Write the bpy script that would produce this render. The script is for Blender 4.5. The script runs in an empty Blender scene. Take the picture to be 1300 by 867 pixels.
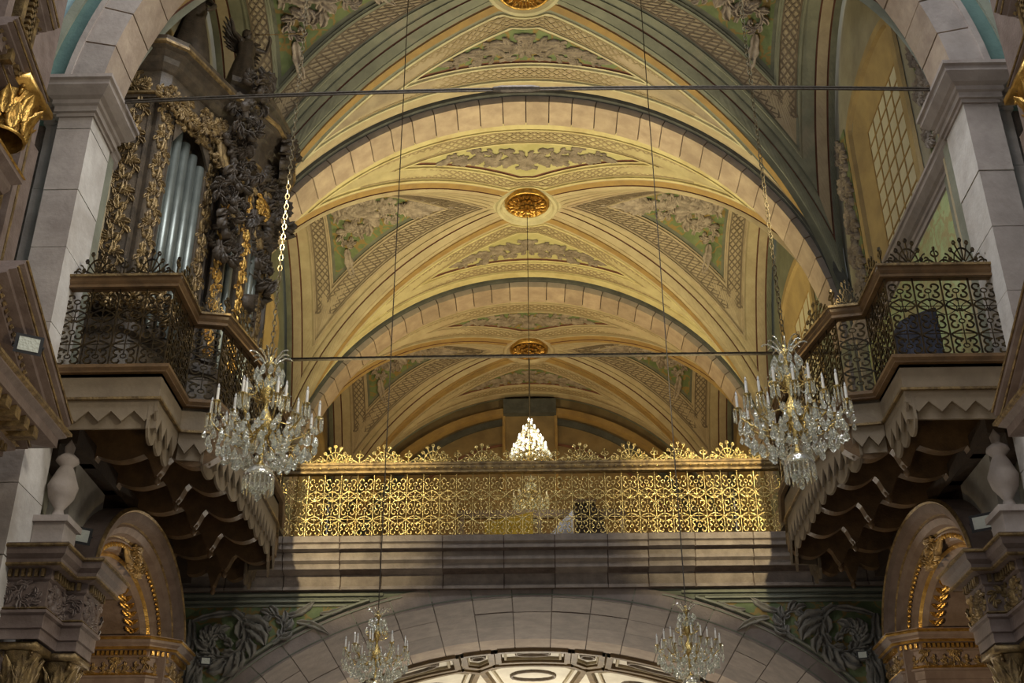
import bpy, math, random
from mathutils import Vector, Matrix
random.seed(7)
PI = math.pi
sin, cos, sqrt, rad = math.sin, math.cos, math.sqrt, math.radians
C = bpy.context.scene.collection

# ------------------------------------------------------------------ camera, world, lights, exposure
cam_d = bpy.data.cameras.new('camera')
cam = bpy.data.objects.new('camera', cam_d)
C.objects.link(cam)
cam_d.sensor_width = 36.0
cam_d.lens = 36.0 * 1548 / 1300
cam_d.clip_end = 200
cam.matrix_world = Matrix.Rotation(rad(0.9), 4, 'Z') @ Matrix.Rotation(rad(118.7), 4, 'X') @ Matrix.Rotation(rad(-0.3), 4, 'Z')
bpy.context.scene.camera = cam
vs = bpy.context.scene.view_settings
vs.view_transform = 'Standard'; vs.look = 'None'; vs.gamma = 1.0; vs.use_curve_mapping = False
vs.exposure = 0.95
world = bpy.data.worlds.new('world'); bpy.context.scene.world = world
world.use_nodes = True
world.node_tree.nodes['Background'].inputs[0].default_value = (0.72, 0.73, 0.74, 1)
world.node_tree.nodes['Background'].inputs[1].default_value = 0.2

def lamp(name, kind, loc, power, color, target=None, size=0.5, spot=60, blend=0.8, size_y=None):
    d = bpy.data.lights.new(name, kind)
    d.energy = power; d.color = color
    if kind == 'AREA':
        d.size = size
        if size_y: d.shape = 'RECTANGLE'; d.size_y = size_y
    else:
        d.shadow_soft_size = size
    if kind == 'SPOT':
        d.spot_size = rad(spot); d.spot_blend = blend
    o = bpy.data.objects.new(name, d); C.objects.link(o); o.location = loc
    if target is not None:
        o.rotation_euler = (Vector(target) - Vector(loc)).to_track_quat('-Z', 'Y').to_euler()
    return o
DAY = (0.94, 0.96, 1.0); WARM = (1.0, 0.84, 0.46); AMBER = (1.0, 0.64, 0.25)
# daylight falling through the windows of the dome over the crossing, behind and above the camera
lamp('dome_daylight', 'AREA', (0.5, 8.0, 21.0), 900, DAY, (0, 12, 8), 5)
lamp('transept_daylight', 'AREA', (9.0, 3.0, 12.0), 560, (1.0, 0.94, 0.80), (-5.5, 12.5, 8.0), 2.5)
lamp('transept_daylight_left', 'AREA', (-9.0, 3.0, 12.0), 260, DAY, (5.5, 12.5, 8.0), 3)
# flood lamps standing in the choir loft and shining up at its vaults
lamp('loft_flood_left', 'SPOT', (-3.6, 20.4, 7.4), 980, WARM, (0.8, 21.6, 15.5), 0.25, 130, 1)
lamp('loft_flood_right', 'SPOT', (3.6, 20.4, 7.4), 980, WARM, (-0.8, 21.6, 15.5), 0.25, 130, 1)
lamp('loft_lamp_back_left', 'SPOT', (-3.2, 27.2, 7.6), 210, AMBER, (0.6, 28.4, 15.0), 0.3, 130, 1)
lamp('loft_lamp_back_right', 'SPOT', (3.2, 27.2, 7.6), 210, AMBER, (-0.6, 28.4, 15.0), 0.3, 130, 1)
# unseen spots added high in the crossing so that the loft grille gleams
lamp('grille_fill_left', 'SPOT', (-3.3, 9.0, 9.3), 2800, (1.0, 0.84, 0.5), (-3.0, 18.1, 7.1), 0.10, 24, 1.0)
lamp('grille_fill_right', 'SPOT', (3.3, 9.0, 9.3), 2800, (1.0, 0.84, 0.5), (3.0, 18.1, 7.1), 0.10, 24, 1.0)
# unseen warm fill spots added for the altarpieces and retables
lamp('altar_fill_left', 'SPOT', (-0.8, 12.6, 3.0), 480, (1.0, 0.74, 0.4), (-5.2, 15.0, 3.9), 0.2, 42, 0.8)
lamp('altar_fill_right', 'SPOT', (0.8, 12.6, 3.0), 480, (1.0, 0.74, 0.4), (5.2, 15.0, 3.9), 0.2, 42, 0.8)
lamp('retable_fill_left', 'SPOT', (-1.5, 7.5, 2.5), 90, (1.0, 0.74, 0.4), (-5.3, 10.4, 7.2), 0.2, 70, 0.8)
lamp('retable_fill_right', 'SPOT', (1.5, 7.5, 2.5), 90, (1.0, 0.74, 0.4), (5.3, 10.4, 7.2), 0.2, 70, 0.8)
lamp('bay_fill', 'SPOT', (0.0, 13.6, 1.5), 900, (1.0, 0.90, 0.70), (0, 15.6, 15.0), 0.5, 62, 1.0)  # unseen upward fill added to lighten the front bay vault
lamp('desk_fill', 'POINT', (0.1, 18.55, 8.1), 16, (1.0, 0.9, 0.7), None, 0.1)  # unseen fill added to brighten the cloths behind the grille
# added low fill for the lower arch, then the narthex lamp
lamp('nave_fill', 'POINT', (0.0, 15.6, 0.2), 75, (1.0, 0.90, 0.74), None, 0.6)
lamp('narthex_lamp', 'POINT', (0.0, 25.5, 2.0), 430, (1.0, 0.93, 0.80), None, 0.4)

# ------------------------------------------------------------------ materials
MATS = {}
def mat(name, c1, c2=None, scale=4.0, rough=0.7, metal=0.0, bump=0.25, detail=6, rnd=0.0, stain=None, stain_amt=0.5, wave=None, spec=0.4, c3=None):
    if name in MATS: return MATS[name]
    m = bpy.data.materials.new(name); m.use_nodes = True
    nt = m.node_tree; N = nt.nodes; L = nt.links
    b = N['Principled BSDF']
    b.inputs['Roughness'].default_value = rough
    b.inputs['Metallic'].default_value = metal
    b.inputs['Specular IOR Level'].default_value = spec
    geo = N.new('ShaderNodeNewGeometry')
    n1 = N.new('ShaderNodeTexNoise'); n1.inputs['Scale'].default_value = scale; n1.inputs['Detail'].default_value = detail
    n1.inputs['Roughness'].default_value = 0.62
    L.new(geo.outputs['Position'], n1.inputs['Vector'])
    cr = N.new('ShaderNodeValToRGB')
    cr.color_ramp.elements[0].position = 0.36; cr.color_ramp.elements[1].position = 0.66
    c2 = c2 or tuple(x * 0.72 for x in c1)
    cr.color_ramp.elements[0].color = (*c2, 1); cr.color_ramp.elements[1].color = (*c1, 1)
    if c3:
        e = cr.color_ramp.elements.new(0.52); e.color = (*c3, 1)
    L.new(n1.outputs['Fac'], cr.inputs['Fac'])
    col = cr.outputs['Color']
    if stain:
        n2 = N.new('ShaderNodeTexNoise'); n2.inputs['Scale'].default_value = 0.55; n2.inputs['Detail'].default_value = 9
        n2.inputs['Roughness'].default_value = 0.68; n2.inputs['Distortion'].default_value = 0.6
        L.new(geo.outputs['Position'], n2.inputs['Vector'])
        r2 = N.new('ShaderNodeValToRGB'); r2.color_ramp.elements[0].position = 0.56; r2.color_ramp.elements[1].position = 0.68
        r2.color_ramp.elements[0].color = (0, 0, 0, 1); r2.color_ramp.elements[1].color = (stain_amt,) * 3 + (1,)
        L.new(n2.outputs['Fac'], r2.inputs['Fac'])
        mx = N.new('ShaderNodeMix'); mx.data_type = 'RGBA'
        L.new(r2.outputs['Color'], mx.inputs['Factor']); L.new(col, mx.inputs['A']); mx.inputs['B'].default_value = (*stain, 1)
        col = mx.outputs['Result']
    if rnd:
        oi = N.new('ShaderNodeObjectInfo')
        mp = N.new('ShaderNodeMapRange'); mp.inputs['To Min'].default_value = 1 - rnd; mp.inputs['To Max'].default_value = 1 + rnd * 0.6
        L.new(oi.outputs['Random'], mp.inputs['Value'])
        hs = N.new('ShaderNodeHueSaturation'); L.new(mp.outputs['Result'], hs.inputs['Value']); L.new(col, hs.inputs['Color'])
        col = hs.outputs['Color']
    L.new(col, b.inputs['Base Color'])
    if bump:
        n3 = N.new('ShaderNodeTexNoise'); n3.inputs['Scale'].default_value = scale * 6; n3.inputs['Detail'].default_value = 4
        L.new(geo.outputs['Position'], n3.inputs['Vector'])
        bp = N.new('ShaderNodeBump'); bp.inputs['Strength'].default_value = bump; bp.inputs['Distance'].default_value = 0.02
        L.new(n3.outputs['Fac'], bp.inputs['Height']); L.new(bp.outputs['Normal'], b.inputs['Normal'])
    MATS[name] = m
    return m

stone_pink = mat('stone_pink', (0.44, 0.35, 0.265), (0.32, 0.245, 0.19), 3, 0.8, rnd=0.14, stain=(0.22, 0.16, 0.12), stain_amt=0.5)
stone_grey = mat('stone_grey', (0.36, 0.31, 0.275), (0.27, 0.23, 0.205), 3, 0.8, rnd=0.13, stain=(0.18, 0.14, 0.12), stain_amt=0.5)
stone_white = mat('stone_white', (0.56, 0.53, 0.49), (0.42, 0.385, 0.35), 3, 0.8, rnd=0.12, stain=(0.34, 0.29, 0.25), stain_amt=0.45)
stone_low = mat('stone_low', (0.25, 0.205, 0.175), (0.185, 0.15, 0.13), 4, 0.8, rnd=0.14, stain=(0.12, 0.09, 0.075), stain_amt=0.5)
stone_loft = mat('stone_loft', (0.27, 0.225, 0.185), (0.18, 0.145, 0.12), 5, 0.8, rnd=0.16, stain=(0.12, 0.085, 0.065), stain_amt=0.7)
mortar = mat('mortar', (0.13, 0.095, 0.075), (0.07, 0.05, 0.04), 8, 0.95)
slate = mat('slate_paint', (0.085, 0.09, 0.085), (0.05, 0.052, 0.05), 4, 0.75)
sage = mat('sage_paint', (0.235, 0.24, 0.18), (0.175, 0.18, 0.135), 3, 0.75, stain=(0.36, 0.29, 0.22), stain_amt=0.35)
sage_dark = mat('sage_dark', (0.155, 0.16, 0.12), (0.105, 0.11, 0.085), 3, 0.75)
tan = mat('tan_paint', (0.44, 0.37, 0.24), (0.36, 0.295, 0.185), 3, 0.75, stain=(0.40, 0.27, 0.2), stain_amt=0.4)
cream = mat('cream_paint', (0.54, 0.50, 0.33), (0.43, 0.395, 0.25), 4, 0.7, stain=(0.42, 0.31, 0.23), stain_amt=0.45)
ochre = mat('ochre_paint', (0.34, 0.225, 0.08), (0.26, 0.17, 0.07), 4, 0.75)
redline = mat('red_line', (0.165, 0.07, 0.045), (0.115, 0.05, 0.035), 6, 0.8)
fretground = mat('fret_ground', (0.40, 0.33, 0.225), (0.32, 0.26, 0.18), 4, 0.8, stain=(0.42, 0.31, 0.24), stain_amt=0.4)
fretbar = mat('fret_bar', (0.19, 0.15, 0.11), (0.13, 0.10, 0.07), 5, 0.8)
fretbar_pale = mat('fret_bar_pale', (0.30, 0.235, 0.14), (0.24, 0.19, 0.11), 5, 0.8)
panelgreen = mat('panel_green', (0.16, 0.20, 0.09), (0.10, 0.135, 0.06), 3.2, 0.75, detail=3)
stucco = mat('stucco_relief', (0.30, 0.25, 0.20), (0.15, 0.12, 0.095), 6, 0.75, bump=0.4)
stucco_highlit = mat('stucco_highlit', (0.40, 0.34, 0.285), (0.19, 0.155, 0.13), 6, 0.75, bump=0.4)  # paler stucco: highlights of the side acanthus put into the colour
stucco_grey = mat('stucco_grey', (0.26, 0.245, 0.21), (0.15, 0.14, 0.12), 6, 0.75, bump=0.4)
wallgreen = mat('wall_green', (0.19, 0.205, 0.15), (0.14, 0.15, 0.11), 2.5, 0.8, stain=(0.25, 0.2, 0.16), stain_amt=0.4)
wallplaster = mat('wall_plaster', (0.30, 0.28, 0.20), (0.24, 0.215, 0.155), 2.5, 0.8)
wallbrown = mat('wall_brown', (0.24, 0.17, 0.08), (0.16, 0.115, 0.06), 1.8, 0.8)
yellowgreen = mat('marbled_green', (0.42, 0.47, 0.23), (0.33, 0.29, 0.13), 3.5, 0.7, c3=(0.35, 0.43, 0.2), detail=3)
teal = mat('teal_paint', (0.12, 0.20, 0.175), (0.09, 0.155, 0.135), 3, 0.7)
skyblue = mat('blue_paint', (0.27, 0.36, 0.37), (0.22, 0.30, 0.31), 2, 0.7)
plastergrey = mat('grey_plaster', (0.33, 0.31, 0.27), (0.24, 0.22, 0.19), 3, 0.85)
gold = mat('gilding', (0.72, 0.46, 0.13), (0.36, 0.2, 0.05), 9, 0.32, metal=0.85, bump=0.35)
gold_dull = mat('dull_gilding', (0.34, 0.235, 0.10), (0.12, 0.08, 0.04), 11, 0.45, metal=0.55, bump=0.4)
brass = mat('polished_brass', (0.85, 0.66, 0.27), (0.42, 0.30, 0.10), 14, 0.27, metal=1.0, bump=0.6)
iron = mat('black_iron', (0.022, 0.02, 0.02), (0.10, 0.07, 0.03), 14, 0.3, metal=0.7, bump=0.1)
chainmetal = mat('chain_metal', (0.42, 0.36, 0.24), (0.2, 0.16, 0.1), 20, 0.35, metal=0.9, bump=0)
rodmetal = mat('rod_metal', (0.12, 0.10, 0.08), (0.06, 0.05, 0.04), 20, 0.5, metal=0.6, bump=0)
mauve = mat('mauve_wood', (0.185, 0.14, 0.12), (0.125, 0.09, 0.075), 5, 0.5, rnd=0.05)
darkwood = mat('dark_wood', (0.055, 0.036, 0.022), (0.032, 0.021, 0.014), 6, 0.6, rnd=0.25)
brownwood = mat('brown_wood', (0.17, 0.10, 0.045), (0.10, 0.06, 0.028), 6, 0.45)
organwood = mat('organ_wood', (0.12, 0.09, 0.06), (0.06, 0.047, 0.034), 7, 0.5)
boardgrey = mat('grey_board', (0.225, 0.175, 0.115), (0.17, 0.13, 0.085), 3, 0.7, rnd=0.05)
carved_dark = mat('carved_dark', (0.085, 0.062, 0.042), (0.04, 0.03, 0.021), 9, 0.5)
pipemetal = mat('organ_pipe_tin', (0.20, 0.22, 0.195), (0.14, 0.155, 0.14), 3, 0.38, metal=0.5, bump=0.05)
blind = mat('window_blind', (0.58, 0.55, 0.40), (0.50, 0.46, 0.33), 2, 0.7, bump=0.1, rnd=0.06)
jamb = mat('gold_jamb', (0.40, 0.295, 0.13), (0.29, 0.21, 0.10), 2, 0.7)
candle = mat('candle_white', (0.80, 0.78, 0.72), (0.7, 0.67, 0.6), 4, 0.4, bump=0)
coffer = mat('coffer_plaster', (0.72, 0.66, 0.52), (0.60, 0.54, 0.42), 3, 0.6)
coffer_rib = mat('coffer_rib', (0.22, 0.145, 0.06), (0.13, 0.085, 0.04), 6, 0.5)
black = mat('black_plastic', (0.02, 0.02, 0.022), (0.012, 0.012, 0.014), 6, 0.5, bump=0)
cloth_dark = mat('dark_cloth', (0.035, 0.037, 0.055), (0.018, 0.018, 0.028), 4, 0.8)
yellowcloth = mat('yellow_cloth', (0.85, 0.62, 0.08), (0.7, 0.48, 0.05), 4, 0.8)
bluecloth = mat('pale_blue_cloth', (0.50, 0.52, 0.62), (0.38, 0.4, 0.5), 3, 0.8)
floortile = mat('floor_stone', (0.22, 0.19, 0.16), (0.15, 0.13, 0.11), 1.5, 0.5)

def vein(m, col, scale, w):
    nt = m.node_tree; N = nt.nodes; L = nt.links; b = N['Principled BSDF']; src = b.inputs['Base Color'].links[0].from_socket
    geo = N.new('ShaderNodeNewGeometry'); no = N.new('ShaderNodeTexNoise'); no.inputs['Scale'].default_value = 3.5
    L.new(geo.outputs['Position'], no.inputs['Vector'])
    ad = N.new('ShaderNodeVectorMath'); ad.operation = 'MULTIPLY_ADD'; ad.inputs[1].default_value = (0.45, 0.45, 0.45)
    L.new(no.outputs['Color'], ad.inputs[0]); L.new(geo.outputs['Position'], ad.inputs[2])
    vo = N.new('ShaderNodeTexVoronoi'); vo.feature = 'DISTANCE_TO_EDGE'; vo.inputs['Scale'].default_value = scale
    L.new(ad.outputs[0], vo.inputs['Vector'])
    cr = N.new('ShaderNodeValToRGB'); cr.color_ramp.elements[0].position = w * .5; cr.color_ramp.elements[1].position = w
    cr.color_ramp.elements[0].color = (.85, .85, .85, 1); cr.color_ramp.elements[1].color = (0, 0, 0, 1); L.new(vo.outputs['Distance'], cr.inputs['Fac'])
    mx = N.new('ShaderNodeMix'); mx.data_type = 'RGBA'; L.new(cr.outputs['Color'], mx.inputs['Factor']); L.new(src, mx.inputs['A']); mx.inputs['B'].default_value = (*col, 1)
    L.new(mx.outputs['Result'], b.inputs['Base Color'])
vein(panelgreen, (0.25, 0.16, 0.05), 2.6, 0.07); vein(yellowgreen, (0.36, 0.29, 0.13), 2.0, 0.06)

def glassy(name, color, trans, rough, emit=None, es=0):
    m = bpy.data.materials.new(name); m.use_nodes = True
    b = m.node_tree.nodes['Principled BSDF']
    b.inputs['Base Color'].default_value = (*color, 1)
    b.inputs['Transmission Weight'].default_value = trans
    b.inputs['Roughness'].default_value = rough
    b.inputs['IOR'].default_value = 1.52
    b.inputs['Specular IOR Level'].default_value = 0.8
    if emit:
        b.inputs['Emission Color'].default_value = (*emit, 1); b.inputs['Emission Strength'].default_value = es
    # facet noise so that cut crystal glitters
    n = m.node_tree.nodes.new('ShaderNodeTexVoronoi'); n.inputs['Scale'].default_value = 38
    g = m.node_tree.nodes.new('ShaderNodeNewGeometry')
    bp = m.node_tree.nodes.new('ShaderNodeBump'); bp.inputs['Strength'].default_value = 0.5; bp.inputs['Distance'].default_value = 0.01
    m.node_tree.links.new(g.outputs['Position'], n.inputs['Vector'])
    m.node_tree.links.new(n.outputs['Distance'], bp.inputs['Height']); m.node_tree.links.new(bp.outputs['Normal'], b.inputs['Normal'])
    return m
crystal = glassy('crystal', (0.95, 0.97, 0.88), 0.86, 0.04)
bulb_off = glassy('bulb_glass', (0.95, 0.95, 0.95), 0.5, 0.08)
bulb_on = glassy('bulb_glow', (1, 0.95, 0.8), 0.0, 0.3, (1.0, 0.95, 0.8), 4)
flood_glass = glassy('flood_glass', (0.5, 0.53, 0.47), 0.0, 0.2)

ylw = mat('yellow_plaster', (0.56, 0.50, 0.27), (0.44, 0.37, 0.19), 2.5, 0.75, stain=(0.40, 0.28, 0.17), stain_amt=0.55, c3=(0.52, 0.46, 0.25))
ylw2 = mat('yellow_plaster_dull', (0.48, 0.42, 0.24), (0.38, 0.32, 0.18), 2.5, 0.75, stain=(0.34, 0.24, 0.16), stain_amt=0.5)
# ------------------------------------------------------------------ mesh helpers
class M:
    def __init__(s, tf=None): s.v = []; s.f = []; s.m = []; s.mi = 0; s.tf = tf
    def add(s, pts):
        b = len(s.v)
        s.v.extend([tuple(s.tf(p)) if s.tf else tuple(p) for p in pts]); return b
    def face(s, idx): s.f.append(tuple(idx)); s.m.append(s.mi)
    def grid(s, rows, closed=False):
        b = s.add([p for r in rows for p in r]); n = len(rows[0])
        for i in range(len(rows) - 1):
            for j in range(n if closed else n - 1):
                k = (j + 1) % n
                s.face((b + i * n + j, b + i * n + k, b + (i + 1) * n + k, b + (i + 1) * n + j))
        return b
    def hexa(s, p):   # 8 points: bottom 4, top 4
        b = s.add(p)
        for q in ((3, 2, 1, 0), (4, 5, 6, 7), (0, 1, 5, 4), (1, 2, 6, 5), (2, 3, 7, 6), (3, 0, 4, 7)):
            s.face([b + i for i in q])
    def box(s, x0, x1, y0, y1, z0, z1):
        s.hexa([(x0, y0, z0), (x1, y0, z0), (x1, y1, z0), (x0, y1, z0), (x0, y0, z1), (x1, y0, z1), (x1, y1, z1), (x0, y1, z1)])
    def prism(s, poly, a, b):   # poly of 3-D points, extruded by vectors a..b
        n = len(poly); i0 = s.add([Vector(p) + Vector(a) for p in poly]); i1 = s.add([Vector(p) + Vector(b) for p in poly])
        s.face([i0 + i for i in range(n)][::-1]); s.face([i1 + i for i in range(n)])
        for i in range(n):
            j = (i + 1) % n; s.face((i0 + i, i0 + j, i1 + j, i1 + i))
    def tube(s, pts, r, seg=6, caps=True, closed=False):
        pts = [Vector(p) for p in pts]; n = len(pts); rows = []
        rr = r if callable(r) else (lambda t: r)
        up = None
        for i, p in enumerate(pts):
            a = pts[i - 1] if (i > 0 or closed) else p; c = pts[(i + 1) % n] if (i < n - 1 or closed) else p
            d = (c - a)
            if d.length < 1e-9: d = Vector((0, 0, 1))
            d.normalize()
            if up is None: up = Vector((0, 0, 1)) if abs(d.z) < 0.9 else Vector((1, 0, 0))
            x = d.cross(up)
            if x.length < 1e-5: x = d.cross(Vector((0.3, 1, 0.2)))
            x.normalize(); y = x.cross(d).normalized(); up = y
            q = rr(i / max(1, n - 1))
            rows.append([p + (x * cos(2 * PI * (k + .5) / seg) + y * sin(2 * PI * (k + .5) / seg)) * q for k in range(seg)])
        if closed: rows.append(rows[0])
        b = s.grid(rows, True)
        if caps and not closed:
            s.face([b + k for k in range(seg)][::-1]); s.face([b + (n - 1) * seg + k for k in range(seg)])
    def lathe(s, prof, c=(0, 0, 0), seg=12, fl=None, a0=0, a1=2 * PI):
        full = abs(a1 - a0 - 2 * PI) < 1e-6; rows = []
        for (r, z) in prof:
            rows.append([(c[0] + r * (fl(k) if fl else 1) * cos(a0 + (a1 - a0) * k / seg), c[1] + r * (fl(k) if fl else 1) * sin(a0 + (a1 - a0) * k / seg), c[2] + z) for k in range(seg + (0 if full else 1))])
        s.grid(rows, full)
    def arc(s, prof, c, a, b, t0, t1, n, plane='x', close=True, endcaps=True):
        # profile of (dr, depth) swept along an elliptic arc; plane 'x': arch spans X (depth along Y); 'y': arch spans Y (depth along X)
        rows = []
        for i in range(n + 1):
            t = t0 + (t1 - t0) * i / n; row = []
            for dr, dp in prof:
                h = (a + dr) * cos(t); z = c[2] + (b + dr) * sin(t)
                row.append((c[0] + h, c[1] + dp, z) if plane == 'x' else (c[0] + dp, c[1] + h, z))
            rows.append(row)
        k = s.grid(rows, close); q = len(prof)
        if endcaps and close:
            s.face([k + j for j in range(q)]); s.face([k + n * q + j for j in range(q)][::-1])
    def hsweep(s, path, prof, z0, side=1, closed=False, caps=True):
        # profile (outward, z) swept along a plan path of (x, y); side = which side is outward
        n = len(path); rows = []
        for i in range(n):
            p = Vector(path[i]).to_2d(); ns = []
            if i > 0 or closed: d = (p - Vector(path[i - 1]).to_2d()).normalized(); ns.append(Vector((d.y, -d.x)) * side)
            if i < n - 1 or closed: d = (Vector(path[(i + 1) % n]).to_2d() - p).normalized(); ns.append(Vector((d.y, -d.x)) * side)
            if len(ns) == 2:
                m = ns[0] + ns[1]
                m = m / max(0.25, m.dot(ns[0])) if m.length > 1e-6 else ns[0]
            else: m = ns[0]
            rows.append([(p.x + m.x * u, p.y + m.y * u, z0 + z) for u, z in prof])
        if closed: rows.append(rows[0])
        b = s.grid(rows, True); q = len(prof)
        if caps and not closed:
            s.face([b + j for j in range(q)]); s.face([b + (n - 1) * q + j for j in range(q)][::-1])
    def ribbon(s, pts, w, h, mp, base=0.0):   # domed, creased ribbon mapped onto a surface with mp(u, v, height)
        n = len(pts); rows = []
        for i, p in enumerate(pts):
            a = pts[max(0, i - 1)]; c = pts[min(n - 1, i + 1)]
            dx, dy = c[0] - a[0], c[1] - a[1]; l = math.hypot(dx, dy) or 1; nx, ny = -dy / l, dx / l
            t = i / (n - 1); ww = w(t); hh = h * min(1, 0.35 + ww * 9)
            rows.append([mp(p[0] + nx * ww * k, p[1] + ny * ww * k, base + hh * q) for k, q in ((-1, 0), (-.80, .92), (-.34, .7), (0, .12), (.34, .75), (.80, 1), (1, 0))])
        s.grid(rows)
    def leaf(s, x, y, ang, ln, w, h, mp, bend=0.8, n=8):
        pts = []; px, py, a = x, y, ang
        for i in range(n):
            pts.append((px, py)); px += cos(a) * ln / (n - 1); py += sin(a) * ln / (n - 1); a += bend / (n - 1)
        s.ribbon(pts, lambda t: max(0.004 * ln, w * (sin(PI * min(1, t * 0.86 + 0.12)) ** 0.8) * (1.12 if int(round(t * (n - 1))) % 2 else 0.82)), h, mp)
    def scroll(s, x, y, size, ang, turn, mp, h=0.05, leaves=9, seed=0):
        # acanthus scroll: a tapering spiral stem dressed with leaf lobes, growing from a tail towards its eye
        rn = random.Random(seed); pts = []; n = 30
        for i in range(n):
            t = i / (n - 1); r = size * (0.5 * (1 - t) ** 1.15 + 0.05); a = ang + turn * t * 3.6 * PI / 1.55
            pts.append((x + r * cos(a), y + r * sin(a)))
        s.ribbon(pts, lambda t: size * (0.075 - 0.035 * t), h, mp)
        s.leaf(x - size * .06, y - size * .04, ang + 1, size * 0.17, size * 0.08, h * 1.5, mp, 2)
        for k in range(leaves):
            i = int(2 + (n - 8) * k / leaves); p = pts[i]; q = pts[i + 1]
            d = math.atan2(q[1] - p[1], q[0] - p[0])
            ln = size * (0.46 - 0.24 * k / leaves) * rn.uniform(0.85, 1.2)
            s.leaf(p[0], p[1], d - turn * 1.15, ln, ln * 0.27, h * 1.25, mp, turn * 1.25)
            if k % 2 == 0: s.leaf(p[0], p[1], d + turn * 0.9, ln * 0.6, ln * 0.2, h, mp, -turn * 0.6)
    def make(s, name, mats, parent=None, smooth=False, **kw):
        me = bpy.data.meshes.new(name)
        me.from_pydata(s.v, [], s.f)
        if not isinstance(mats, (list, tuple)): mats = [mats]
        for m in mats: me.materials.append(m)
        if len(mats) > 1: me.polygons.foreach_set('material_index', s.m)
        if smooth: me.polygons.foreach_set('use_smooth', [True] * len(s.f))
        me.update()
        return link(name, me, parent, **kw)

WL = {}
def link(name, me, parent=None, kind=None, label=None, cat=None, group=None, loc=(0, 0, 0), rot=None, scale=None, local=False):
    o = bpy.data.objects.new(name, me); C.objects.link(o)
    L = Vector(loc)
    if parent is not None:
        o.parent = parent
        if not local: L = L - WL.get(parent.name, Vector())
    o.location = L
    if rot: o.rotation_euler = rot
    if scale: o.scale = scale if isinstance(scale, tuple) else (scale,) * 3
    WL[o.name] = Vector(loc) if not local else Vector()
    if kind: o['kind'] = kind
    if label: o['label'] = label
    if cat: o['category'] = cat
    if group: o['group'] = group
    return o
def thing(name, label, cat, loc=(0, 0, 0), rot=None, group=None, kind=None, scale=None):
    return link(name, None, None, kind, label, cat, group, loc, rot, scale)
def kids(o): return [c for c in bpy.data.objects if c.parent == o]
def copy_tree(o, parent=None, cmap=None):
    cmap = cmap or CH()
    c = o.copy(); C.objects.link(c)
    if parent is not None: c.parent = parent
    for k in cmap.get(o.name, []): copy_tree(k, c, cmap)
    return c
def CH():
    d = {}
    for c in bpy.data.objects:
        if c.parent: d.setdefault(c.parent.name, []).append(c)
    return d
def side_tf(s): return (lambda p: (p[0] * s, p[1], p[2]))
SIDE = {-1: 'left', 1: 'right'}

# ------------------------------------------------------------------ dimensions (metres; camera at the origin, floor at -1.6)
ZS = 9.9; RI = 5.45; RV = 5.62
ARCH = [(12.0, 12.7), (18.35, 19.05), (25.2, 25.9)]
BAYS = [(12.7, 18.35), (19.05, 25.2), (25.9, 31.7)]
FL = -1.6

# ------------------------------------------------------------------ floor and side walls
m = M(); m.box(-9, 9, 0, 33, FL - 0.3, FL); m.make('floor', floortile, kind='structure')

# stone arches across the nave, voussoir by voussoir
def stone_arch(name, y0, y1, ri, ro, n, sm, label):
    r = thing(name, label, None, (0, y0, ZS), kind='structure')
    bk = M(); bk.arc([(0.03, y0 + 0.03), (ro - ri - 0.02, y0 + 0.03), (ro - ri - 0.02, y1 - 0.03), (0.03, y1 - 0.03)], (0, 0, ZS), ri, ri, 0, PI, 64)
    bk.make('mortar_bed', mortar, r)
    rn = random.Random(n)
    for i in range(n):
        t0 = PI * i / n + 0.002; t1 = PI * (i + 1) / n - 0.002; pr = rn.uniform(-0.006, 0.008); v = M()
        v.arc([(pr, y0 - pr), (ro - ri, y0 - pr), (ro - ri, y1), (pr, y1)], (0, 0, ZS), ri, ri, t0, t1, 2)
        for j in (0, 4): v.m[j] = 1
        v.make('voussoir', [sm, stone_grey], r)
    return r
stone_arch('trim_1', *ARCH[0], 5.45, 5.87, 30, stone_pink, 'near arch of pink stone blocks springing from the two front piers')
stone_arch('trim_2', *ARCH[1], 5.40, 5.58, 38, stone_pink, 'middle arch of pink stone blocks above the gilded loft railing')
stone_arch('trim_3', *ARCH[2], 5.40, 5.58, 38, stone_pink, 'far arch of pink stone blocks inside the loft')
# dark moulded archivolts outside the stone rings
for i, (y0, y1) in enumerate(ARCH[1:]):
    a = M(); a.arc([(0.14, y0 - 0.10), (0.30, y0 - 0.14), (0.36, y0 - 0.02), (0.36, y0 + .3), (0.14, y0 + .3)], (0, 0, ZS), 5.40, 5.40, 0, PI, 72)
    a.make('trim_%d' % (4 + i), slate, kind='structure', smooth=False)
# painted bands on the face of the crossing round the near arch
a = M()
for k, (r0, r1, yy, mi) in enumerate([(5.87, 5.95, 11.97, 0), (5.95, 6.25, 12.12, 1), (6.25, 6.38, 12.08, 2), (6.38, 8.6, 12.14, 3)]):
    a.mi = mi; a.arc([(r0, yy), (r1, yy), (r1, yy + .2), (r0, yy + .2)], (0, 0, ZS), 0, 0, 0.0, PI, 60)
a.make('wall_crossing', [stone_grey, teal, sage, skyblue], kind='structure')

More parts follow.
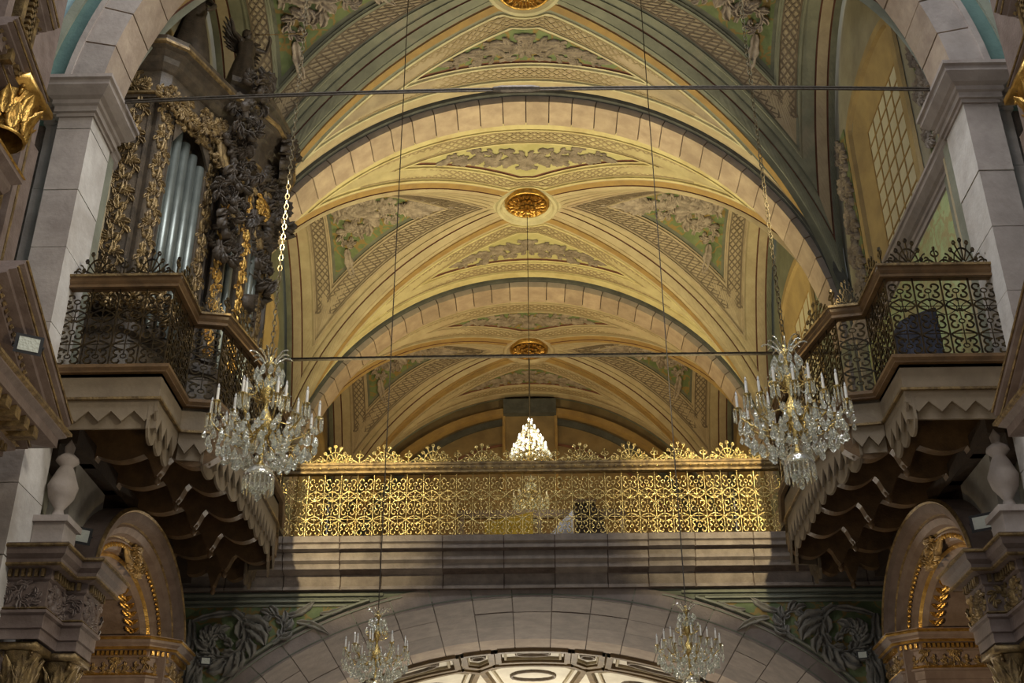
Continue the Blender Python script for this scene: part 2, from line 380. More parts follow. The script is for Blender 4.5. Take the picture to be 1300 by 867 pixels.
def stack(name, s, x0, x1, y0, y1, z0, z1, h, sm, parent, seed=0, pr=0.0):
    rn = random.Random(seed); z = z0 + rn.uniform(-h * .5, 0)
    while z < z1:
        hh = h * rn.uniform(0.8, 1.25); a = max(z, z0); b = min(z + hh, z1)
        if b - a > .05:
            q = rn.uniform(-0.006, 0.006) + pr; v = M(side_tf(s))
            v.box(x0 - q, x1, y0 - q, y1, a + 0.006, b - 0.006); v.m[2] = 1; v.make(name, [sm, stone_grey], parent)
        z += hh
CAP = [(0, 0), (0.03, 0), (0.03, 0.05), (0.06, 0.06), (0.06, 0.14), (0.09, 0.16), (0.09, 0.22), (0.14, 0.25), (0.20, 0.33), (0.22, 0.36), (0.22, 0.43), (0.25, 0.45), (0.25, 0.5), (0, 0.52)]
for s in (-1, 1):
    # the big pier at the mouth of the first bay
    r = thing('pier', 'tall pale stone pier on the %s, carrying the near arch' % SIDE[s], 'pier', (s * 5.65, 12.3, FL), kind='structure')
    b = M(side_tf(s)); b.box(5.47, 6.28, 12.2, 12.68, FL, 9.9); b.box(5.47, 5.85, 12.03, 12.68, FL, 9.9); b.make('core', mortar, r)
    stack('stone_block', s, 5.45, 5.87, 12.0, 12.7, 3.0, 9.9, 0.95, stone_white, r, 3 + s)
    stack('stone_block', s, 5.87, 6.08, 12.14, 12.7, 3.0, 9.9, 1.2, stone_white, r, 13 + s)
    c = M(side_tf(s)); pth = [(6.3, 7.0), (6.3, 12.3), (6.08, 12.3), (6.08, 12.14), (5.87, 12.14), (5.87, 12.0), (5.45, 12.0), (5.45, 12.7), (5.62, 12.7)]
    c.hsweep(pth, CAP, 9.86, side=-1); c.make('pier_cornice', stone_grey, r)
    w = M(side_tf(s)); w.box(6.3, 6.6, 6.0, 12.3, FL, 16.5); w.make('wall_transept_' + SIDE[s], skyblue, kind='structure')
    w = M(side_tf(s)); w.box(6.08, 9, 12.34, 12.6, FL, ZS); w.make('wall_corner_' + SIDE[s], skyblue, kind='structure')
    # inner piers carrying arches 2 and 3, and pilasters of the last wall
    for k, (y0, y1) in enumerate(ARCH[1:]):
        p = thing('pier', ('stone pier on the %s under the middle arch' if k == 0 else 'stone pier on the %s under the far arch') % SIDE[s], 'pier', (s * 5.6, y0, FL), kind='structure')
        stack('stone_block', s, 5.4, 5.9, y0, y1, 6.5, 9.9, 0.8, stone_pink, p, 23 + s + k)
        c = M(side_tf(s)); c.hsweep([(5.62, y0 - .02), (5.4, y0 - .02), (5.4, y1), (5.62, y1)], [(q * .5, z * .7) for q, z in CAP], 9.6, side=1); c.make('impost_moulding', sage, p)

# side walls of each bay with their tall windows in splayed gilded jambs
def bay_wall(k, s, yc, a, nwin):
    XW = 5.62; hw = 1.3; zsill, zsp, zt = 9.9, 13.2, 13.55; D = .13; phw, pz0, pz1 = .86, 10.05, 12.88
    y0, y1 = yc - a, yc + a; zt2 = 15.7; zb = FL if k else 5.5
    w = M(side_tf(s))
    w.box(XW, XW + .2, y0 - .02, yc - hw, zb, zt2); w.box(XW, XW + .2, yc + hw, y1 + .02, zb, zt2)
    w.box(XW, XW + .2, yc - hw, yc + hw, zb, zsill)
    if k == 0:
        w.box(XW, XW + .2, y0 - .02, 14.05, FL, zb); w.box(XW, XW + .2, 16.95, y1 + .02, FL, zb)
    n = 16; rows0 = []; rows1 = []
    for i in range(n + 1):
        y = yc - hw + 2 * hw * i / n; rows0.append((XW, y, zsp + (zt - zsp) * sqrt(max(0, 1 - ((y - yc) / hw) ** 2)))); rows1.append((XW, y, zt2))
    w.grid([rows0, rows1])
    w.make('wall_%s' % SIDE[s], [wallplaster, wallgreen, wallbrown][k], kind='structure')
    def outline(hwid, sill, sp, tp, x):
        o = [(x, yc - hwid, sill)]
        for i in range(17):
            t = PI - PI * i / 16; o.append((x, yc + hwid * cos(t), sp + (tp - sp) * sin(t)))
        o.append((x, yc + hwid, sill)); return o
    r = thing('window_%d' % nwin, None, None, (s * 6, yc, zsill), kind='structure')
    j = M(side_tf(s)); j.grid([outline(hw, zsill, zsp, zt, XW), outline(phw + .03, pz0 - .02, pz1 + .01, pz1 + .03, XW + D)], True); j.make('jamb', jamb, r)
    o = M(side_tf(s)); o.grid([outline(hw + .2, zsill - .1, zsp, zt + .2, XW - .015), outline(hw + .18, zsill - .1, zsp, zt + .18, XW - .07), outline(hw + .02, zsill - .02, zsp, zt + .02, XW - .07), outline(hw, zsill, zsp, zt, XW)], False); o.make('surround', jamb, r)
    ny, nz = (5, 9) if k == 0 else (4, 6)
    yw = 2 * phw / ny; zw = (pz1 - pz0) / nz; p0 = None
    for i in range(ny):
        for q in range(nz):
            if p0 is None:
                p = M(); p.box(-.007, .007, -yw / 2 + .012, yw / 2 - .012, -zw / 2 + .012, zw / 2 - .012); p0 = p.make('pane', blind, r, loc=(s * (XW + D), yc - phw + yw / 2, pz0 + zw / 2)); me = p0.data
            else: link('pane', me, r, loc=(s * (XW + D), yc - phw + yw * (i + .5), pz0 + zw * (q + .5)))
    for i in range(ny + 1):
        g = M(side_tf(s)); g.box(XW + D - .02, XW + D + .02, yc - phw + i * yw - .016, yc - phw + i * yw + .016, pz0, pz1); g.make('glazing_bar', ochre, r)
    for q in range(nz + 1):
        g = M(side_tf(s)); g.box(XW + D - .018, XW + D + .018, yc - phw, yc + phw, pz0 + q * zw - .016, pz0 + q * zw + .016); g.make('glazing_bar', ochre, r)
    b = M(side_tf(s)); b.box(XW + D + .03, XW + D + .08, yc - 1.3, yc + 1.3, zsill, zt + .2); b.make('backing', wallbrown, r)
    return r
nw = 1
for k, (y0, y1) in enumerate(BAYS):
    for s in (-1, 1):
        bay_wall(k, s, (y0 + y1) / 2, (y1 - y0) / 2, nw); nw += 1
        # painted wall pilasters beside the arches, in stepped stripes
        st = M(side_tf(s)); yy = [y0, y0 + .22, y0 + .30, y0 + .36, y0 + .62]
        for q in range(4):
            st.mi = [0, 1, 2, 0][q]; d = [.16, .09, .13, .06][q]
            st.box(5.62 - d, 5.66, yy[q], yy[q + 1], 6.5, 10.6)
            st.box(5.62 - d, 5.66, y1 - (yy[q + 1] - y0), y1 - (yy[q] - y0), 6.5, 10.6)
        st.make('trim_%d' % (10 + k * 2 + (s > 0)), [sage, redline, ochre] if k else [sage, redline, tan], kind='structure')
# string course that slopes out of sight behind the right balcony cresting
for s in (-1, 1):
    m = M(side_tf(s)); m.hsweep([(5.62, 12.7), (5.62, 18.35)], [(q * .8, z) for q, z in CAP], 9.52, side=-1); m.make('trim_%d' % (20 + s), stone_grey, kind='structure')
    m = M(side_tf(s)); m.box(5.58, 5.63, 12.72, 18.3, 6.5, 9.53); m.make('wall_panel_' + SIDE[s], yellowgreen, kind='structure')

for s in (-1, 1):
    for (yy, z0, z1) in ((13.35, 10.3, 13.6), (17.5, 10.2, 13.6)):
        m = M(side_tf(s)); m.box(5.60, 5.63, yy - .3, yy + .3, z0, z1); pn = m.make('trim_%d' % (50 + int(yy)), panelgreen, kind='structure')
        m = M(side_tf(s)); f = lambda u, v, h: (5.60 - h, yy + u, v); z = z0 + .25; q = 0
        while z < z1 - .2:
            m.scroll(0, z, .42, PI / 2, 1 if q % 2 else -1, f, .1, 8, q); m.leaf(0, z + .1, PI / 2 + (.6 if q % 2 else -.6), .35, .07, .08, f, 0); z += .36; q += 1
        m.make('stucco_pendant', stucco, pn, smooth=True)

# end wall of the loft
w = M()
rows = []
for i in range(25):
    x = -5.6 + 11.2 * i / 24; rows.append([(x, 31.7, 5.5), (x, 31.7, 16.0)])
w.grid(rows); w.make('wall_back', wallbrown, kind='structure')
a = M()
a.mi = 0; a.arc([(0, 31.62), (-.18, 31.62), (-.18, 31.72), (0, 31.72)], (0, 0, ZS), 4.95, 4.95, 0, PI, 60)  # dark arc painted in for the shadowed gap on the end wall
a.mi = 1; a.arc([(0, 31.45), (-.16, 31.45), (-.2, 31.72), (0, 31.72)], (0, 0, ZS), 5.35, 5.2, 0, PI, 60)
a.mi = 2; a.arc([(0, 31.64), (-.05, 31.64), (-.05, 31.72), (0, 31.72)], (0, 0, ZS), 4.3, 4.2, 0, PI, 60)
a.make('trim_30', [slate, ochre, redline], kind='structure')
w = thing('window_9', None, None, (0, 31.6, 14.4), kind='structure')
m = M(); m.box(-.75, .75, 31.35, 31.7, 14.86, 15.3); m.make('lintel', slate, w)
m = M(); m.box(-.72, .72, 31.6, 31.69, 12.6, 14.86); m.make('shutter', wallbrown, w)
for x in (-.78, .7):
    m = M(); m.box(x, x + .08, 31.56, 31.7, 12.6, 14.9); m.make('jamb', ochre, w)

# ------------------------------------------------------------------ groined vaults with nested mouldings
# rings: (e from arch or wall, g from groin, boss radius, relief height, material near arch, material near groin)
def rings(pale):
    G = fretground if not pale else tan
    RM = [(0.00, 0.00, 0.55, 0.00), (0.10, 0.10, 0.62, 0.025), (0.13, 0.14, 0.64, 0.0), (0.17, 0.30, 0.70, 0.03), (0.37, 0.35, 0.74, 0.03),
          (0.41, 0.40, 0.77, 0.06), (0.45, 0.44, 0.80, 0.02), (0.78, 0.75, 1.00, 0.02), (0.82, 0.79, 1.03, 0.06), (0.87, 0.84, 1.06, 0.02), (0.91, 0.88, 1.08, -0.01)]
    mm = [(1, 0), (2, 2), (3, 4), (3, 0), (5, 5), (5, 5), (6, 6), (5, 5), (5, 5), (2, 2)]
    ms = [(7, 0), (2, 2), (0, 0), (5, 0), (5, 5), (5, 5), (6, 6), (5, 5), (7, 7), (2, 2)]
    RS = [(0, 0, .55, 0), (.12, .16, .62, .03), (.15, .19, .63, 0), (.34, .30, .68, .03), (.37, .33, .70, 0), (.62, .42, .76, .03), (.66, .46, .79, .06), (.70, .50, .81, .02),
          (1.02, .82, 1.0, .02), (1.06, .86, 1.03, .06), (1.10, .90, 1.06, .02), (1.16, .97, 1.10, -.01)]
    ms = [(7, 0), (2, 2), (6, 0), (2, 0), (0, 0), (5, 5), (5, 5), (6, 6), (5, 5), (5, 5), (7, 7)]
    return RM, mm, ms, RS
def vault(k, y0, y1):
    yc = (y0 + y1) / 2; a = (y1 - y0) / 2; pale = k >= 1
    RM, mm, ms, RS = rings(pale); G = tan if pale else fretground
    mats = [sage if k < 2 else ochre, slate if k == 0 else sage_dark, redline, tan, ochre, cream if k < 2 else tan, G, sage_dark, panelgreen]
    if k == 1: mats[0] = tan; mats[3] = ylw; mats[5] = ylw; mats[6] = ylw2
    if k == 2: mats[3] = mats[6] = tan
    side_mats = [sage if k == 0 else tan, sage_dark, redline, tan, ochre, sage if k == 0 else fretground, fretground, sage_dark, panelgreen]
    if k == 1: mats[8] = mat('panel_olive', (0.46, 0.42, 0.22), (0.36, 0.33, 0.15), 3, 0.75)
    root = thing('ceiling', 'painted groin vault of the %s bay with stucco scrolls' % ['front', 'middle', 'far'][k], None, (0, yc, ZS + RV), kind='structure')
    def mp_main(sgn):
        def f(sx, y, h):   # sx: arc length from the crown, y: distance from the bay centre towards the arch
            t = sx / RV; r = RV - h
            return (r * sin(t), yc + sgn * y, ZS + r * cos(t))
        return f
    def mp_side(sgn):
        def f(yy, x, h):   # yy: 'angle' psi * RV, x towards the wall
            t = yy / RV; nx = cos(t) / (a * a) ; 
            z = ZS + RV * cos(t); y = a * sin(t)
            ny, nz = sin(t) / a, cos(t) / RV; l = math.hypot(ny, nz)
            return (sgn * x, yc + y - h * ny / l, z - h * nz / l)
        return f
    XW = 5.56
    def L_main(t, g, b):
        y = a * abs(sin(t)) + g * sqrt(1 + (a * cos(t) / RV) ** 2); s = abs(t) * RV
        return max(y, sqrt(max(0, b * b - s * s)))
    def L_side(t, g, b):
        sl = RV * cos(t) / sqrt((a * cos(t)) ** 2 + (RV * sin(t)) ** 2)
        x = RV * abs(sin(t)) + g * sqrt(1 + sl * sl); yy = a * abs(sin(t))
        return max(x, sqrt(max(0, b * b - yy * yy)))
    N = 72
    def polys(Lf, lim, scale_e, RMx):
        out = []
        for e, g, b, h in RMx:
            top = lim - e * scale_e; lo, hi = 0.0, PI / 2
            for _ in range(40):
                mid = (lo + hi) / 2
                if Lf(mid, g, b) < top: lo = mid
                else: hi = mid
            T = lo
            out.append((T, [( -T + 2 * T * i / N) for i in range(N + 1)], top, g, b, h))
        return out
    fr_rows = []
    for which in ('main', 'side'):
        Lf = L_main if which == 'main' else L_side
        lim = a if which == 'main' else XW
        se = 1.0 if which == 'main' else 1.0
        RMx = RM if which == 'main' else RS; P = polys(Lf, lim, se, RMx)
        for sgn in (-1, 1):
            mp = (mp_main if which == 'main' else mp_side)(sgn)
            c = M(); tab = mm if which == 'main' else ms
            for q in range(len(P) - 1):
                T0, ts0, top0, g0, b0, h0 = P[q]; T1, ts1, top1, g1, b1, h1 = P[q + 1]
                hh = RMx[q + 1][3]
                for up in (0, 1):
                    A = [mp(t * RV, top0 if up else Lf(t, g0, b0), h0) for t in ts0]
                    A2 = [mp(t * RV, top0 - .004 if up else Lf(t, g0 + .004, b0), hh) for t in ts0]
                    B = [mp(t * RV, top1 if up else Lf(t, g1, b1), hh) for t in ts1]
                    c.mi = tab[q][0 if up else 1]
                    c.grid([A, A2, B])
            T, ts, top, g, b, h = P[-1]; c.mi = 8
            rows = []
            for f in range(5): rows.append([mp(t * RV, Lf(t, g, b) + (top - Lf(t, g, b)) * f / 4, h) for t in ts])
            c.grid(rows)
            c.make('vault_web', mats if which == 'main' else side_mats, root)
            # interlaced fret on the two bands
            fr = M(); W = .26
            def strip(path):   # path(i)->(p0, p1) edges of the band in the cell's own coordinates
                tot = [0.0]; pr = path(0.0)
                n = 200; pts = [path(i / n) for i in range(n + 1)]
                wp = [Vector(mp(*((p[0][0] + p[1][0]) / 2, (p[0][1] + p[1][1]) / 2), 0)) for p in pts]
                for i in range(n): tot.append(tot[-1] + (wp[i + 1] - wp[i]).length)
                nu = max(1, int(tot[-1] / .33))
                def at(u):   # u in 0..1 by length
                    d = u * tot[-1]; i = 0
                    lo, hi = 0, n
                    while hi - lo > 1:
                        md = (lo + hi) // 2
                        if tot[md] < d: lo = md
                        else: hi = md
                    f = (d - tot[lo]) / max(1e-6, tot[hi] - tot[lo])
                    a_, b_ = pts[lo], pts[hi]
                    return [(a_[e][0] + (b_[e][0] - a_[e][0]) * f, a_[e][1] + (b_[e][1] - a_[e][1]) * f) for e in (0, 1)]
                def uv(u, v):
                    e = at(u); return (e[0][0] + (e[1][0] - e[0][0]) * v, e[0][1] + (e[1][1] - e[0][1]) * v)
                segs = [(0, .12, 1, .88), (0, .88, 1, .12), (0, .5, .5, .95), (.5, .95, 1, .5), (0, .5, .5, .05), (.5, .05, 1, .5), (0, .03, 1, .03), (0, .97, 1, .97)]
                for i in range(nu):
                    for (u0, v0, u1, v1) in segs:
                        p = uv((i + u0) / nu, v0); q2 = uv((i + u1) / nu, v1)
                        dx, dy = q2[0] - p[0], q2[1] - p[1]; l = math.hypot(dx, dy)
                        if l < 1e-5: continue
                        nx, ny = -dy / l * .016, dx / l * .016
                        r0 = [(p[0] - nx, p[1] - ny), (p[0] + nx, p[1] + ny)]; r1 = [(q2[0] - nx, q2[1] - ny), (q2[0] + nx, q2[1] + ny)]
                        fr.grid([[mp(*r0[0], .0), mp(*r0[0], .034), mp(*r0[1], .034), mp(*r0[1], .0)], [mp(*r1[0], .0), mp(*r1[0], .034), mp(*r1[1], .034), mp(*r1[1], .0)]])
            fi = 6 if which == 'main' else 7; T6, _, top6, g6, b6, h6 = P[fi]; T7, _, top7, g7, b7, h7 = P[fi + 1]
            Tm = (T6 + T7) / 2
            strip(lambda u: ((-Tm + 2 * Tm * u) * RV and (((-Tm + 2 * Tm * u) * RV, top6), ((-Tm + 2 * Tm * u) * RV, top7)) or ((0, top6), (0, top7))))
            strip(lambda u: ((( -Tm + 2 * Tm * u) * RV, Lf(-Tm + 2 * Tm * u, g6, b6)), ((-Tm + 2 * Tm * u) * RV, Lf(-Tm + 2 * Tm * u, g7, b7))))
            fr.make('fret_band', fretbar_pale if which == 'main' else fretbar, root, kind='stuff')
            # stucco reliefs
            if which == 'main':
                # long garland: centre fan, two runs of leaves tapering to the points
                rl = M(); span = T * RV * .84
                for d in (-1, 1):
                    n = 5
                    for i in range(n):
                        f = (i + .7) / (n + .6); u = d * span * f; hgt = (top - Lf(u / RV, g, b)); vv = top - hgt * .48; sz = hgt * (.95 if i else .8)
                        sz = min(sz, .52)
                        rl.scroll(u, vv, sz, PI / 2 if i % 2 else -PI / 2, d * (1 if i % 2 else -1), mp, .05, 6, i)
                        rl.leaf(u, vv, 0 if d > 0 else PI, span / n * 1.1, sz * .16, .05, mp, .5 * d * (1 if i % 2 else -1))
                        rl.leaf(u, vv - sz * .1, -.5 if d > 0 else PI + .5, span / n * .9, sz * .12, .05, mp, d * .9)
                cy = top - (top - b) * .5
                for q in range(7): rl.leaf(0, cy + .1, -PI / 2 + (q - 3) * .45, .3, .06, .06, mp, (q - 3) * .15)
                rl.make('stucco_garland', stucco, root, smooth=True)
            else:
                rl = M(); xb = top - .05
                # acanthus bouquet filling a triangle that widens towards the wall; u runs by true arc length
                tab_ = [0.0]
                for q in range(120):
                    tq = (q + .5) / 120 * PI / 2; tab_.append(tab_[-1] + sqrt((a * cos(tq)) ** 2 + (RV * sin(tq)) ** 2) * PI / 240)
                def psi(u):
                    au = abs(u); q = 0
                    while q < 119 and tab_[q + 1] < au: q += 1
                    return math.copysign((q + (au - tab_[q]) / (tab_[q + 1] - tab_[q])) / 120 * PI / 2, u)
                def wid(x):
                    lo, hi = 0., T
                    for _ in range(20):
                        md = (lo + hi) / 2
                        if Lf(md, g, b) < x: lo = md
                        else: hi = md
                    q = lo / (PI / 2) * 120; i = int(q)
                    return tab_[i] + (tab_[min(120, i + 1)] - tab_[i]) * (q - i)
                rel = M(); wv = wid(top - .6)
                def mps(u, v, h, mp=mp): return mp(psi(u) * RV, v, h)
                for d in (-1, 1):
                    rel.scroll(d * wv * .34, top - .60, .86, PI / 2, d, mps, .13, 9, 5)
                    rel.scroll(d * wv * .74, top - .38, .54, -PI / 2, -d, mps, .12, 7, 6)
                    rel.scroll(d * wid(top - 1.4) * .42, top - 1.42, .56, -PI / 2, -d, mps, .12, 7, 7)
                    rel.leaf(d * wv * .95, top - .3, 0 if d > 0 else PI, .75, .1, .08, mps, d * -.4)
                    for q in range(3): rel.leaf(0, top - 1.7, -PI / 2 + d * (.15 + q * .35), .75 - q * .15, .09, .08, mps, d * .5)
                rel.leaf(0, top - 1.2, -PI / 2, 1.6, .1, .08, mps, 0.0)
                for q in range(5): rel.leaf(0, top - .8, PI / 2 + (q - 2) * .4, .6, .08, .1, mps, (q - 2) * .3)
                rel.make('stucco_acanthus', stucco_highlit, root, smooth=True)
    # crown disc round the boss
    d = M(); d.mi = 0; d.lathe([(0, -.0), (.55, 0), (.60, -.05), (.66, -.05), (.70, -.0), (1.0, .06)], (0, yc, ZS + RV - .04), 40); d.make('crown_disc', cream if k < 2 else tan, root)
    return root
for k, (y0, y1) in enumerate(BAYS): vault(k, y0, y1)

# ------------------------------------------------------------------ the loft: slab, cornice, arch below, coffered ceiling of the narthex
m = M(); m.box(-5.62, 5.62, 18.3, 31.7, 6.22, 6.44); m.make('floor', brownwood, kind='structure')
CORN = [(0, .76), (.42, .76), (.42, .66), (.38, .64), (.40, .56), (.30, .54), (.32, .40), (.26, .36), (.26, .28), (.08, .24), (.08, .06), (.12, .045), (.12, 0), (0, 0)]
r = thing('trim_40', 'long moulded stone cornice below the gilded loft railing', None, (0, 18.35, 5.68), kind='structure')
b = M(); b.hsweep([(-5.62, 18.38), (5.62, 18.38)], [(u - .02 if u > .02 else 0, z) for u, z in CORN], 5.675, side=1); b.make('mortar_bed', mortar, r)
rn = random.Random(5); x = -5.6
while x < 5.55:
    x1 = min(x + rn.uniform(.62, .98), 5.6)
    if 5.6 - x1 < .3: x1 = 5.6
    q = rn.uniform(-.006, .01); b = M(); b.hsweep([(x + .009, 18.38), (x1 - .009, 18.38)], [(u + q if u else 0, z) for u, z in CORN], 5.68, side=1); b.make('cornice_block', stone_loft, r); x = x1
EA, EB, EZ = 5.3, 3.30, 2.26
w = M(); n = 60; r0 = []; r1 = []; r2 = []
for i in range(n + 1):
    t = PI * i / n; r0.append((-EA * cos(t) * 1.0, 18.36, EZ + EB * sin(t))); r1.append((-5.62 * cos(t) if 0 < i < n else -5.62 * cos(t), 18.36, 5.70)); r2.append((-EA * cos(t), 18.36, FL))
w.grid([r0, r1])
for sx in (-1, 1): w.grid([[(sx * 5.3, 18.36, FL), (sx * 5.3, 18.36, EZ)], [(sx * 5.7, 18.36, FL), (sx * 5.7, 18.36, 5.7)]])
w.make('wall_loft_front', wallgreen, kind='structure')
r = thing('trim_41', 'wide flat stone arch carrying the loft, three stones deep', None, (0, 18.4, EZ), kind='structure')
b = M(); b.arc([(.03, 18.4), (.4, 18.4), (.4, 21.4), (.03, 21.4)], (0, 0, EZ), EA, EB, 0, PI, 60); b.make('mortar_bed', mortar, r)
rn = random.Random(9); Y = [18.33, 19.13, 19.93, 20.75]
ts = [PI * i / 27 for i in range(28)]
for i in range(27):
    for q in range(3):
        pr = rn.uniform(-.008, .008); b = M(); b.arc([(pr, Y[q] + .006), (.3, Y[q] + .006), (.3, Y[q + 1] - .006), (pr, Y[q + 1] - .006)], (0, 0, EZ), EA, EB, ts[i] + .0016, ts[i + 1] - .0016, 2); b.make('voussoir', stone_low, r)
    b = M(); b.arc([(.02, 20.76), (.3, 20.76), (.3, 21.45), (.02, 21.45)], (0, 0, EZ), EA, EB, ts[i] + .0016, ts[i + 1] - .0016, 2); b.make('voussoir', stone_pink, r)
# painted mouldings following the arch, level mouldings under the cornice, spandrels
m = M()
for dr0, dr1, d, mi, zl in [(.02, .06, .03, 1, 5.66), (.07, .24, .015, 0, 5.66), (.24, .28, .04, 0, 5.60), (.30, .32, .03, 1, 5.58), (.33, .38, .05, 0, 5.56)]:
    tm = math.asin(min(1, (zl - EZ) / (EB + dr1)))
    for (t0, t1) in ((0.0, tm), (PI - tm, PI)):
        m.mi = mi; m.arc([(dr0, 18.36), (dr0 + .01, 18.36 - d), (dr1 - .01, 18.36 - d), (dr1, 18.36)], (0, 0, EZ), EA, EB, t0, t1, 40)
for sx in (-1, 1):
    for z0, z1, d, mi, xe in [(5.60, 5.64, .04, 0, 2.3), (5.51, 5.54, .05, 0, 2.65), (5.555, 5.57, .02, 1, 2.5), (5.44, 5.465, .035, 0, 2.85)]:
        m.mi = mi; x0, x1 = sorted((sx * xe, sx * 5.6)); m.box(x0, x1, 18.36 - d, 18.37, z0, z1)
m.make('trim_42', [sage, sage_dark, redline], kind='structure')
def wall_map(y, s): return lambda u, v, h: (s * u, y - h, v)
for s in (-1, 1):
    p = M(); r0 = []; r1 = []
    for i in range(31):
        x = 2.85 + 2.65 * i / 30; zz = EZ + (EB + .40) * sqrt(max(0, 1 - (x / (EA + .40)) ** 2)); r0.append((s * x, 18.345, min(zz, 5.43))); r1.append((s * x, 18.345, 5.44))
    p.grid([r0, r1]); r = thing('trim_%d' % (43 + (s > 0)), 'green spandrel with grey stucco acanthus, %s of the lower arch' % SIDE[s], None, (s * 4.5, 18.34, 4.8), kind='structure')
    p.make('panel', panelgreen, r)
    g = M(); mp = wall_map(18.345, s)
    g.scroll(4.72, 4.92, .84, PI * .6, 1, mp, .12, 13, 2)
    g.scroll(4.02, 5.14, .50, -PI * .6, -1, mp, .09, 9, 3)
    g.leaf(3.75, 5.3, PI * .95, .5, .06, .07, mp, -.9); g.leaf(3.6, 5.2, PI * 1.02, .55, .06, .07, mp, .7); g.leaf(3.25, 5.33, PI, .45, .045, .06, mp, -.7)
    for q in range(6): g.leaf(4.95 + .02 * q, 4.72 - .12 * q, -PI / 2 + .9 - q * .28, .52, .085, .09, mp, -.7)
    g.leaf(5.1, 4.75, -PI / 2, 1.1, .13, .1, mp, -.3); g.leaf(5.22, 5.25, -PI / 2 - .2, .7, .08, .08, mp, .5); g.leaf(4.4, 5.33, .1, .9, .05, .08, mp, -.6)
    g.make('stucco_acanthus', stucco_grey, r, smooth=True)
# narthex ceiling: bright coffered barrel beyond the arch
def barrel(sx, y, h): # sx arc-like parameter: horizontal position
    x = max(-EA + .01, min(EA - .01, sx)); return (x, y, EZ + (EB + .05 - h) * sqrt(1 - (x / EA) ** 2))
c = thing('ceiling', 'bright coffered ceiling seen under the lower arch', None, (0, 24, 5.5), kind='structure')
m = M(); m.grid([[barrel(-5.25 + 10.5 * i / 50, y, 0) for i in range(51)] for y in (21.4, 24, 27, 30)]); m.make('barrel', coffer, c)
def frame(poly, wd, h, mt, nm):
    g = M(); n = len(poly)
    for i in range(n):
        p, q = Vector(poly[i]), Vector(poly[(i + 1) % n]); d = (q - p).normalized(); nn = Vector((-d.y, d.x)) * wd / 2
        st = max(1, int((q - p).length / .2)); rows = []
        for k in range(st + 1):
            e = p + (q - p) * k / st; rows.append([barrel(e.x - nn.x, e.y - nn.y, 0), barrel(e.x - nn.x * .8, e.y - nn.y * .8, h), barrel(e.x + nn.x * .8, e.y + nn.y * .8, h), barrel(e.x + nn.x, e.y + nn.y, 0)])
        g.grid(rows)
    g.make(nm, mt, c)
F1 = [[(-.62, 21.5), (.62, 21.5), (.62, 22.25), (-.62, 22.25)]]
F2 = [[(-.95, 22.75), (-.7, 22.5), (.7, 22.5), (.95, 22.75), (.7, 24.6), (-.7, 24.6)]]
for s in (-1, 1):
    F1 += [[(s * .74, 21.5), (s * 1.22, 21.5), (s * 1.22, 22.25), (s * .98, 22.5), (s * .74, 22.25)], [(s * 1.36, 21.5), (s * 2.9, 21.5), (s * 2.9, 22.2), (s * 1.36, 22.3)], [(s * 3.05, 21.5), (s * 4.2, 21.5), (s * 4.2, 22.2), (s * 3.05, 22.2)]]
    F2 += [[(s * 1.02, 22.78), (s * 1.3, 22.5), (s * 2.8, 22.5), (s * 3.0, 22.8), (s * 2.8, 24.6), (s * 1.3, 24.6)], [(s * 3.2, 22.7), (s * 4.3, 22.7), (s * 4.3, 24.6), (s * 3.2, 24.6)]]
for f in F1 + F2:
    frame(f, .13, .09, coffer_rib, 'coffer_frame')
    cx = sum(p[0] for p in f) / len(f); cy = sum(p[1] for p in f) / len(f)
    frame([(cx + (p[0] - cx) * .8, cy + (p[1] - cy) * .8) for p in f], .05, .05, tan, 'inner_frame')
for cx, cy, rx_, ry_ in [(0, 23.5, .42, .35), (0, 21.85, .3, .14), (.98, 21.9, .12, .14), (-.98, 21.9, .12, .14), (2.1, 23.5, .4, .35), (-2.1, 23.5, .4, .35), (2.1, 21.9, .4, .16), (-2.1, 21.9, .4, .16)]:
    frame([(cx + rx_ * cos(2 * PI * i / 16), cy + ry_ * sin(2 * PI * i / 16)) for i in range(16)], .05, .05, stucco, 'medallion')
m = M(); m.box(-6.5, 6.5, 30, 30.2, FL, 6.2); m.make('wall_narthex', wallplaster, kind='structure')
for s in (-1, 1):
    m = M(side_tf(s)); m.box(5.3, 5.6, 18.4, 30, FL, 6.2); m.make('wall_narthex_' + SIDE[s], wallplaster, kind='structure')

